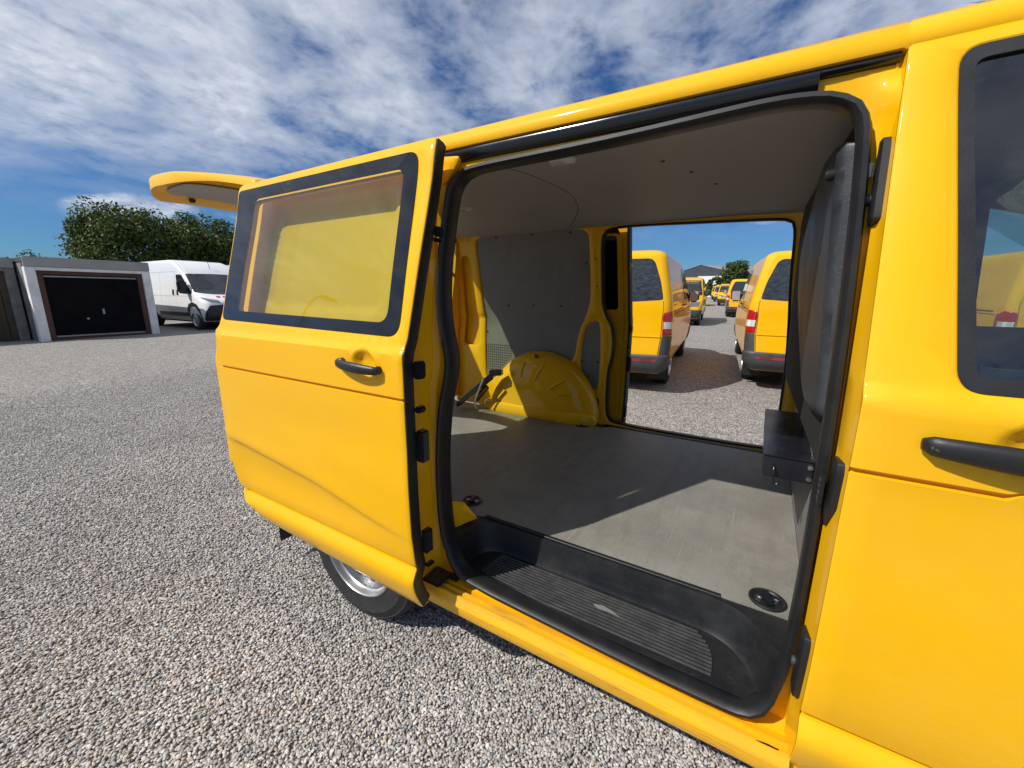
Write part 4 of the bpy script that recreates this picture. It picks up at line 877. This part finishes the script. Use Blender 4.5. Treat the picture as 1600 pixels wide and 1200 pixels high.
def parked_van(loc, rz, label, panels='plain', mirror_tilt=False, open_gate=False, group='yellow vans parked in the yard'):
    v = empty('parked_van', loc, rz, label=label, cat='van', group=group)
    b = body_mesh('body', T5, sorted(set(list(np.round(np.linspace(.28, 1.24, 17), 3))+list(np.round(np.linspace(1.28, 1.84, 9), 3))+[1.87, 1.895, 1.915, 1.93, 1.945, 1.955, 1.963, 1.97])), v, 'yellow_paint', [(1.00, .33, .39), (4.0, .33, .39)])
    # rear window, tailgate gap lines, lamps, bumper
    patch('rear_window', T5, [(-.93, 1.835), (.93, 1.835), (1.06, 1.30), (.55, 1.27), (-.55, 1.27), (-1.06, 1.30)], 'rear_glass', v, .004, .06, r=.10)
    for s in (1, -1):
        patch('tailgate_gap', T5, [(s*1.03, 1.28), (s*1.06, 1.28), (s*1.08, .57), (s*1.05, .57)], 'void_black', v, .002, .1, r=0)
        lt = patch('tail_lamp', T5, [(s*1.10, 1.125), (s*1.72, 1.150), (s*2.02, 1.11), (s*2.02, .825), (s*1.13, .825)], 'lamp_red', v, .012, .05, .012, .02, None, .004)
        patch('clear_lens', T5, [(s*1.16, 1.005), (s*1.96, 1.005), (s*1.96, .915), (s*1.16, .915)], 'lamp_clear', lt, .016, .05, 0, .01)
        patch('lens_bar', T5, [(s*1.45, 1.005), (s*1.62, 1.005), (s*1.62, .915), (s*1.45, .915)], 'plate_white', lt, .018, .05, 0, .0)
        patch('corner_trim', T5, [(s*1.12, .815), (s*2.02, .815), (s*2.02, .56), (s*1.12, .56)], 'grey_plastic', v, .006, .06, .008, .02)
        patch('reflector', T5, [(s*.55, .50), (s*1.05, .505), (s*1.05, .468), (s*.55, .462)], 'lamp_pink', v, .032, .06, 0, .0)
    bp = patch('rear_bumper', T5, [(-2.0, .565), (-1, .565), (0, .555), (1, .565), (2.0, .565), (2.10, .30), (1, .29), (-1, .29), (-2.10, .30)], 'grey_plastic', v, .028, .06, .03, .02, None, .010)
    patch('rear_wiper', T5, [(-.03, 1.305), (.03, 1.305), (.42, 1.50), (.40, 1.515)], 'black_plastic', v, .016, .08, .01, 0)
    patch('plate_recess', T5, [(-.42, 1.085), (.42, 1.085), (.42, .955), (-.42, .955)], 'black_plastic', v, .004, .08, r=.02)
    patch('tail_crease', T5, [(-1.0, .812), (1.0, .812), (1.0, .800), (-1.0, .800)], 'yellow_paint', v, .010, .1, .012, 0)
    patch('gate_handle', T5, [(-.16, 1.12), (.16, 1.12), (.16, 1.092), (-.16, 1.092)], 'black_plastic', v, .014, .05, .014, .01)
    for s in (1, -1):
        for (xa, xb, nm) in ((2.16, 2.168, 0), (3.30, 3.308, 0)): patch('door_gap', T5, [(xa, 1.80), (xb, 1.80), (xb, .42), (xa, .42)], 'void_black', v, .002, .2, 0, 0, s)
        patch('swage', T5, [(.36, 1.098), (4.2, 1.098), (4.2, 1.088), (.36, 1.088)], 'void_black', v, .0015, .3, 0, 0, s)
        patch('slide_rail', T5, [(.42, 1.142), (2.10, 1.142), (2.10, 1.128), (.42, 1.128)], 'black_plastic', v, .006, .3, .006, 0, s)
        if panels != 'plain': patch('side_window', T5, [(.55, 1.78), (2.02, 1.78), (2.08, 1.25), (.45, 1.25)], 'dark_glass', v, .004, .15, 0, .06, s); patch('side_window', T5, [(2.30, 1.80), (3.2, 1.80), (3.2, 1.25), (2.26, 1.25)], 'dark_glass', v, .004, .15, 0, .06, s)
        patch('cab_window', T5, [(2.36 if panels == 'plain' else 2.36, 1.79), (3.02, 1.79), (3.60, 1.26), (2.32, 1.25)], 'dark_glass', v, .005, .12, 0, .05, s)
        for x in (2.02, 2.36): patch('door_handle', T5, [(x-.09, 1.19), (x+.09, 1.19), (x+.09, 1.16), (x-.09, 1.16)], 'black_plastic', v, .03, .05, .02, .01, s)
        m = box('wing_mirror', 3.42, 3.56, s*1.03-.10, s*1.03+.10, 1.18, 1.42, 'grey_plastic', v, .045); box('mirror_arm', 3.48, 3.56, min(s*.88, s*.96), max(s*.88, s*.96), 1.17, 1.23, 'black_plastic', m, .012); box('mirror_glass', 3.412, 3.421, s*1.03-.075, s*1.03+.075, 1.205, 1.395, 'lamp_grey', m, .003)
        patch('headlamp', T5, [(s*3.55, .97), (s*4.35, .93), (s*4.32, .76), (s*3.75, .78)], 'headlamp', v, .006, .05, .01, .03)
        wheel(v, 1.0, -s*.895, .332, .335, .22, s, 24); wheel(v, 4.0, -s*.895, .332, .335, .22, s, 24)
        box('mud_flap', .60, .61, s*.80-.12, s*.80+.12, .12, .40, 'black_rubber', v, .003)
    patch('windscreen', T5, [(-3.55, 1.80), (3.55, 1.80), (3.35, 1.20), (-3.35, 1.20)] if False else [(3.62, 1.81), (5, 1.82), (5, 1.19), (3.50, 1.20)], 'dark_glass', v, .004, .09, 0, .03)
    patch('windscreen', T5, [(-3.62, 1.81), (-5, 1.82), (-5, 1.19), (-3.50, 1.20)], 'dark_glass', v, .004, .09, 0, .03)
    for s in (1, -1): patch('front_bumper', T5, [(s*3.1, .62), (s*5, .66), (s*5, .30), (s*3.0, .30)], 'grey_plastic', v, .02, .08, .02, .02); patch('grille', T5, [(s*4.40, .90), (s*5, .90), (s*5, .74), (s*4.40, .76)], 'black_plastic', v, .006, .06, .008, .02)
    box('underside', .4, 4.5, -.70, .70, .20, .30, 'void_black', v, .02)
    return v
HEAD = R(90+5.2)
def place(cx, ry):  # centre of the rear bumper, on the sloping yard
    return (cx, ry, SLOPE*ry)
def lean(rz): return (0, -math.atan(SLOPE*math.sin(rz)), rz)
pv = parked_van(place(-.32, 4.66), HEAD, 'yellow parked van seen from behind, nearest in the left-hand row beyond the far doorway')
pv.rotation_euler = lean(HEAD)
def another(loc, rz, label):
    c = copy_tree(pv); c.location = loc; c.rotation_euler = lean(rz); c['label'] = label; return c
another(place(2.42, 5.85), HEAD, 'yellow parked van seen from behind, nearest in the right-hand row beside the black bulkhead pad')
def front_to(cx, fy, label): # nose towards the camera, front bumper centre given
    a = HEAD-math.pi; c = another(place(cx-4.89*math.cos(a), fy-4.89*math.sin(a)), a, label); return c
front_to(-1.45, 16.8, 'yellow parked van facing the camera with its headlamp showing, next behind in the left-hand row')
front_to(-4.1, 38.5, 'yellow parked van facing the camera, farther back in the left-hand row')
another(place(.78, 23.6), HEAD, 'yellow parked van seen from behind, second in the right-hand row with a wide rear window')
front_to(-1.30, 41.0, 'yellow parked van facing the camera, third in the right-hand row')
front_to(-3.1, 55.0, 'small distant yellow van facing the camera, fourth in the right-hand row')
front_to(-4.6, 67.0, 'tiny farthest yellow van at the end of the right-hand row')
another(place(5.35, 7.2), HEAD, 'yellow van seen through the cab window, tail lamp at its near corner')

# nose of the open van
nb = T5; V = []; F = []; zs = [.30, .38, .5, .62, .75, .88, .96, 1.03, 1.09, 1.15, 1.22]
pp = list(np.linspace(2.80, 3, 4))+list(np.linspace(3, 4, 9))[1:]+list(np.linspace(4, 5, 5))[1:]; pp = pp+[-p for p in pp[::-1][1:]]
X0 = .29-1.0
def nosept(p, z):
    q = nb.pt(p, z)
    return (max(2.80, q.x+X0) if abs(p) < 3 else q.x+X0, .95-q.y*(.95/.952), z)
for z in zs: V += [nosept(p, z) for p in pp]
n = len(pp)
for i in range(len(zs)-1):
    for j in range(n-1): a = i*n+j; F.append((a, a+1, a+n+1, a+n))
pyd('bonnet', V, F, 'yellow_paint', van, True, 40)
V = []; F = []; zs2 = np.linspace(1.22, 1.93, 8); pw = list(np.linspace(3.25, 4, 7))+list(np.linspace(4, 5, 4))[1:]; pw = pw+[-p for p in pw[::-1][1:]]
for z in zs2: V += [nosept(p, z) for p in pw]
n = len(pw)
for i in range(len(zs2)-1):
    for j in range(n-1): a = i*n+j; F.append((a, a+1, a+n+1, a+n))
pyd('windscreen', V, F, 'cab_glass', van, True, 60)

# ------------------------------------------------------------------ white vans
BX = Body([(.30, .90, .10, 5.20, .12, .30), (.45, .98, .04, 5.38, .14, .36), (.60, 1.01, .02, 5.42, .14, .38), (.85, 1.025, .02, 5.40, .12, .42), (1.02, 1.025, .02, 5.32, .12, .46), (1.14, 1.02, .02, 5.12, .10, .48), (1.26, 1.015, .02, 4.86, .10, .42), (1.40, 1.0, .03, 4.62, .10, .36), (1.65, .985, .03, 4.34, .10, .30), (1.90, .965, .04, 4.06, .10, .26), (2.02, .955, .05, 3.92, .10, .26), (2.20, .945, .06, 3.66, .10, .30), (2.36, .93, .07, 3.34, .10, .32), (2.45, .90, .09, 3.05, .10, .3), (2.50, .82, .14, 2.75, .1, .25), (2.52, .6, .3, 2.4, .1, .2)])
def white_van(loc, rz, label):
    v = empty('white_van', loc, rz, label=label, cat='van', group='white panel vans parked beside the garages')
    body_mesh('body', BX, sorted(set(list(np.round(np.linspace(.30, 1.30, 16), 3))+list(np.round(np.linspace(1.36, 2.36, 13), 3))+[2.40, 2.44, 2.47, 2.49, 2.505, 2.52])), v, 'white_paint', [(1.0, .35, .42), (4.45, .35, .43)])
    for s in (1, -1):
        patch('cab_window', BX, [(3.30, 1.95), (3.72, 1.95), (4.42, 1.32), (4.42, 1.25), (3.62, 1.28), (3.36, 1.50)], 'dark_glass', v, .006, .1, 0, .08, s)
        patch('side_strip', BX, [(1.6, .60), (3.98, .60), (3.98, .46), (1.6, .46)], 'black_plastic', v, .012, .2, .012, .01, s)
        patch('arch_trim', BX, [(3.98, .36), (3.98, .72), (4.12, .90), (4.42, .98), (4.72, .90), (4.90, .72), (4.93, .36), (4.86, .36), (4.84, .60), (4.66, .78), (4.45, .82), (4.22, .78), (4.06, .58), (4.04, .36)], 'black_plastic', v, .014, .07, .014, .03, s)
        for xa in (1.95, 3.18): patch('door_gap', BX, [(xa, 2.05), (xa+.010, 2.05), (xa+.010, .45), (xa, .45)], 'strip_grey', v, .002, .3, 0, 0, s)
        patch('door_gap', BX, [(.1, 2.06), (3.3, 2.06), (3.3, 2.05), (.1, 2.05)], 'strip_grey', v, .002, .4, 0, 0, s); patch('door_gap', BX, [(.1, 1.20), (4.3, 1.185), (4.3, 1.175), (.1, 1.19)], 'strip_grey', v, .002, .4, 0, 0, s)
        for x in (3.02, 3.36): patch('door_handle', BX, [(x-.05, 1.42), (x+.05, 1.42), (x+.05, 1.22), (x-.05, 1.22)], 'black_plastic', v, .02, .06, .02, .03, s)
        m = box('wing_mirror', 4.08, 4.26, s*1.17-.14, s*1.17+.14, 1.28, 1.72, 'black_plastic', v, .05); box('mirror_foot', 4.12, 4.22, min(s*.95, s*1.06), max(s*.95, s*1.06), 1.34, 1.44, 'black_plastic', m, .02)
        patch('headlamp', BX, [(s*3.42, 1.16), (s*4.25, 1.06), (s*4.32, .95), (s*3.80, 1.0), (s*3.5, 1.10)], 'headlamp', v, .008, .05, .012, .03)
        for k, (a, b) in enumerate(((3.22, 3.30), (4.30, 4.46), (4.56, 4.72))):
            zc = 1.13 if k == 0 else 1.165; patch('red_mark', BX, [(s*a, zc+.03), (s*(a+.08), zc+.03), (s*(b+.06), zc-.05), (s*b, zc-.05)] if k == 0 else [(s*(a+.04), zc+.035), (s*(b+.04), zc+.035), (s*b, zc-.03), (s*a, zc-.03)], 'orange_stripe', v, .006, .05, 0, .0)
        patch('front_bumper', BX, [(s*3.12, .36), (s*3.35, .62), (s*3.75, .86), (s*4.4, .90), (s*5, .90), (s*5, .33), (s*3.2, .32)], 'black_plastic', v, .022, .07, .022, .03)
        patch('grille_bar', BX, [(s*4.35, .955), (s*5, .945), (s*5, .925), (s*4.35, .935)], 'lamp_grey', v, .014, .08, .01, 0)
        patch('windscreen', BX, [(s*3.60, 1.97), (s*5, 2.0), (s*5, 1.24), (s*4.35, 1.25), (s*3.42, 1.33)], 'dark_glass', v, .005, .08, 0, .04)
        patch('cap_seam', BX, [(s*3.55, 2.06), (s*3.62, 2.06), (s*3.62, 2.47), (s*3.55, 2.47)], 'strip_grey', v, .003, .1, 0, 0)
        wheel(v, 1.0, -s*1.0, .35, .35, .22, s, 24); wheel(v, 4.45, -s*1.0, .35, .35, .22, s, 24)
    tube('aerial', [(3.72, 0, 2.18), (3.60, 0, 2.46)], .008, 'black_plastic', v, 6); box('underside', .4, 5.0, -.7, .7, .22, .32, 'void_black', v, .02)
    return v
wv = white_van((-20.25, 6.78, .09), R(1), 'white panel van with black bumper and red marks parked beside the garage')
c = copy_tree(wv); c.location = (-22.2, 9.05, .12); c.rotation_euler = (0, 0, R(1)); c['label'] = 'white panel van mostly hidden behind the first white van and the open yellow door'

# ------------------------------------------------------------------ garages
def garage(name, x, y0, y1, h, depth, label, door, frame, post, tilt_h=0., pw=.20):
    g = empty(name, (x, (y0+y1)/2, 0), label=label, cat='garage', group='lock-up garages in a row'); w = (y1-y0)/2
    box('wall', -depth, -.25, -w+.01, -w+.12, 0, h-.15, 'concrete_grey', g, .01); box('wall', -depth, -.25, w-.12, w-.01, 0, h-.15, 'concrete_grey', g, .01); box('back_wall', -depth, -depth+.1, -w+.125, w-.125, 0, h-.155, 'concrete_grey', g, 0)
    box('roof', -depth-.1, -.02, -w, w, h-.145, h-.02, 'roof_dark', g, .01)
    box('fascia', -.06, .03, -w, w, h-.27, h, 'fascia_grey', g, .012)
    for s in (-1, 1): box('post', -.24, .02, min(s*w, s*(w-pw)), max(s*w, s*(w-pw)), 0, h-.272, post, g, .012)
    box('lintel', -.20, .015, -w+pw+.001, w-pw-.001, h-.36, h-.274, post, g, .006)
    b = w-pw; t = h-.362
    for s in (-1, 1): box('door_frame', -.16, -.05, min(s*b, s*(b-.13)), max(s*b, s*(b-.13)), 0, t, frame, g, .01)
    box('door_frame', -.16, -.05, -b+.131, b-.131, t-.10, t, frame, g, .01)
    d = box('garage_door', -.14, -.10, -b+.135, b-.135, .03, t-.104, door, g, .004)
    if door == 'door_black':
        box('edge_strip', -.10, -.085, -b+.14, b-.14, t-.17, t-.13, 'strip_grey', d, .004); box('edge_strip', -.10, -.085, -b+.14, b-.14, .12, .16, 'strip_grey', d, .004)
        box('kick_board', -.099, -.088, -b+.14, b-.14, .035, .115, frame, d, .004)
        lathe('door_knob', [(.03, 0), (.03, .03), (0, .035)], (-.10, -.28, .62), 'strip_grey', d, 'X', 12); box('lock_plate', -.10, -.09, .07, .12, .74, .90, 'strip_grey', d, .004)
    else:
        k = int((2*b-.28)/.10)
        for i in range(k): y = -b+.15+i*.10; box('plank', -.10, -.085, y, y+.088, .05, t-.12, door, d, .004)
    return g
garage('lock_up_garage', -15.5, 1.97, 4.66, 2.33, 5.5, 'lock-up garage with black door in a brown frame and white posts', 'door_black', 'brown_wood', 'concrete_white')
garage('lock_up_garage', -16.35, -.95, 1.93, 2.30, 5.0, 'lock-up garage with brown plank door at the left edge, grey posts', 'door_brown', 'door_brown', 'concrete_grey', 0, .20)
garage('lock_up_garage', -16.85, -3.9, -.97, 2.30, 5.0, 'lock-up garage with brown plank door, leftmost of the row', 'door_brown', 'door_brown', 'concrete_grey', 0, .42)

# ------------------------------------------------------------------ warehouse far behind
def warehouse():
    g = empty('warehouse', (-9, 92, .6), label='distant warehouse with dark gable and white wall beyond the vans', cat='building')
    pyd('gable_wall', [(-6, 0, 0), (6.2, 0, 0), (6.2, 0, 4.9), (-1.6, 0, 6.9), (-6, 0, 5.4)], [(0, 1, 2, 3, 4)], 'roof_dark', g, False)
    box('white_wall', -2.0, 3.4, -.4, -.02, 0, 4.7, 'wall_white', g, .0); box('side_wall', 3.45, 9.5, -.2, 10, 0, 4.6, 'fascia_grey', g, 0)
    pyd('roof', [(-1.6, -.1, 6.95), (6.3, -.1, 4.95), (14, 14, 5.0), (12, 14, 7.0)], [(0, 1, 2, 3)], 'roof_grey', g, False); pyd('roof', [(-1.6, -.1, 6.95), (-6.2, -.1, 5.4), (-6.2, 14, 5.4), (-1.6, 14, 6.95)], [(0, 1, 2, 3)], 'roof_grey', g, False)
warehouse()

# ------------------------------------------------------------------ trees
def tree(name, loc, h, rx, rz, n, label, mat, lsize, trunk=True, cat='tree', clumps=60, base=.0, group=None):
    g = empty(name, (loc[0], loc[1], SLOPE*loc[1]), label=label, cat=cat, group=group); cz0 = h-rz
    P = rng.normal(size=(clumps, 3)); P /= np.linalg.norm(P, axis=1)[:, None]; P *= (rng.uniform(.45, 1.0, clumps)**.5)[:, None]
    cen = P*np.array([rx, rx, rz])*.86+np.array([0, 0, cz0]); cen[:, 2] = np.maximum(cen[:, 2], base+.3)
    rad = rng.uniform(.16, .34, clumps)*min(rx, rz)
    k = rng.integers(0, clumps, n); d = rng.normal(size=(n, 3)); d /= np.linalg.norm(d, axis=1)[:, None]; pos = cen[k]+d*(rad[k]*rng.uniform(.3, 1.12, n)**.6)[:, None]
    nrm = d*.7+rng.normal(size=(n, 3))*.6+np.array([0, 0, .35]); nrm /= np.linalg.norm(nrm, axis=1)[:, None]
    a = np.cross(nrm, rng.normal(size=(n, 3))); a /= np.linalg.norm(a, axis=1)[:, None]; b = np.cross(nrm, a); s = rng.uniform(.6, 1.3, n)[:, None]*lsize
    V = np.stack([pos-a*s, pos-b*s*.55+nrm*s*.1, pos+a*s, pos+b*s*.55+nrm*s*.1], 1).reshape(-1, 3)
    me = bpy.data.meshes.new('crown'); me.vertices.add(4*n); me.vertices.foreach_set('co', V.astype(np.float32).ravel()); me.loops.add(4*n); me.loops.foreach_set('vertex_index', np.arange(4*n, dtype=np.int32)); me.polygons.add(n); me.polygons.foreach_set('loop_start', np.arange(0, 4*n, 4, dtype=np.int32)); me.update(calc_edges=True)
    link_me('crown', me, mat, g, False)
    if trunk:
        bm = bmesh.new(); tr = .05*h*.5
        def limb(p, q, r0, r1, m=8):
            p, q = Vector(p), Vector(q); t = (q-p).normalized(); u = t.orthogonal().normalized(); w = t.cross(u); ra = [bm.verts.new(p+(u*math.cos(2*math.pi*i/m)+w*math.sin(2*math.pi*i/m))*r0) for i in range(m)]; rb = [bm.verts.new(q+(u*math.cos(2*math.pi*i/m)+w*math.sin(2*math.pi*i/m))*r1) for i in range(m)]
            for i in range(m): bm.faces.new((ra[i], ra[(i+1) % m], rb[(i+1) % m], rb[i]))
        limb((0, 0, -.05), (.05, .02, cz0*.55), tr, tr*.7); limb((.05, .02, cz0*.55), (0, .05, cz0), tr*.7, tr*.45)
        for i in rng.choice(clumps, min(14, clumps), False): limb((0, .05, cz0*random.uniform(.5, 1)), tuple(cen[i]), tr*.35, tr*.08, 6)
        link('trunk', bm, 'bark', g)
    return g
tree('broadleaf_tree', (-25.2, 7.55, 0), 5.75, 2.55, 2.6, 24000, 'dense dark green tree behind the black-doored garage, leftmost of the group', 'leaf_dark', .085, clumps=90, base=.5, group='dark trees behind the garages')
tree('broadleaf_tree', (-25.8, 10.6, 0), 5.65, 2.3, 2.6, 20000, 'dense dark green tree behind the white vans, middle of the group', 'leaf_dark', .085, clumps=90, base=.5, group='dark trees behind the garages')
tree('broadleaf_tree', (-25.6, 13.4, 0), 5.5, 2.3, 2.6, 14000, 'dense dark green tree partly hidden by the open yellow door', 'leaf_dark', .085, clumps=80, base=.5, group='dark trees behind the garages')
tree('broadleaf_tree', (-30.0, 4.6, 0), 3.25, 1.3, 1.3, 4000, 'small tree whose top just shows over the garage roof', 'leaf_dark', .07, clumps=40)
tree('field_tree', (-3.6, 80, 0), 6.3, 2.6, 2.9, 7000, 'light green rounded tree far beyond the vans', 'leaf_light', .20, clumps=60)
for i, (x, y, h, r_, t) in enumerate(((-6.2, 78, 3.6, 1.6, 'dark bush left of the light green far tree'), (-.6, 79, 4.4, 2.0, 'dark bush right of the light green far tree'), (-8.6, 82, 2.6, 1.3, 'low dark bush in front of the far white wall'), (1.8, 80, 4.6, 2.2, 'dark bush behind the right-hand row of vans'))):
    tree('bush', (x, y, 0), h, r_, h*.5, 2600, t, 'leaf_dark', .2, False, 'bush', 26, .1, 'bushes beyond the vans')
tree('field_tree', (-12.6, 75, 0), 4.9, 1.3, 1.5, 2500, 'small light green tree in front of the dark gable', 'leaf_light', .16, clumps=30)

# ------------------------------------------------------------------ tool lying in the load space
tl = empty('folded_jack', (0, 0, 0), label='black folded metal jack leaning against the yellow wheel arch inside the van', cat='jack')
def bar(name, a, b, w, h, mat):
    a, b = Vector(a), Vector(b); t = (b-a); L_ = t.length; q = t.to_track_quat('X', 'Z').to_matrix().to_4x4(); return box(name, 0, L_, -w/2, w/2, -h/2, h/2, mat, tl, .006, Matrix.Translation(a) @ q)
bar('body', (-.345, 1.56, .548), (-.02, 1.60, .835), .05, .035, 'black_metal'); bar('side_rail', (-.335, 1.525, .545), (-.01, 1.56, .805), .018, .022, 'black_gloss')
bar('head', (-.05, 1.58, .835), (.045, 1.60, .845), .055, .045, 'black_metal'); bar('hinge_plate', (-.20, 1.60, .60), (-.09, 1.60, .72), .03, .04, 'rust_tool')
tube('crank', [(-.075, 1.535, .80), (-.10, 1.525, .74), (-.155, 1.525, .62), (-.15, 1.52, .575), (-.135, 1.52, .552)], .007, 'steel', tl, 8)

# ------------------------------------------------------------------ street lamp behind the camera, seen only as a reflection
sl_ = empty('street_lamp', (-12.8, -7.4, -.10), label='tall curved street lamp reflected in the sliding door window', cat='street lamp')
tube('pole', [(0, 0, 0), (0, 0, 2.0), (.0, 0, 4.4), (.02, -.02, 5.1), (.07, -.07, 5.5), (.16, -.16, 5.72), (.25, -.25, 5.80)], .05, 'lamp_grey', sl_, 10)
box('lamp_head', 0, .62, -.13, .13, -.05, .05, 'lamp_grey', sl_, .03, Matrix.Translation((.22, -.22, 5.80)) @ Matrix.Rotation(R(-45), 4, 'Z'))
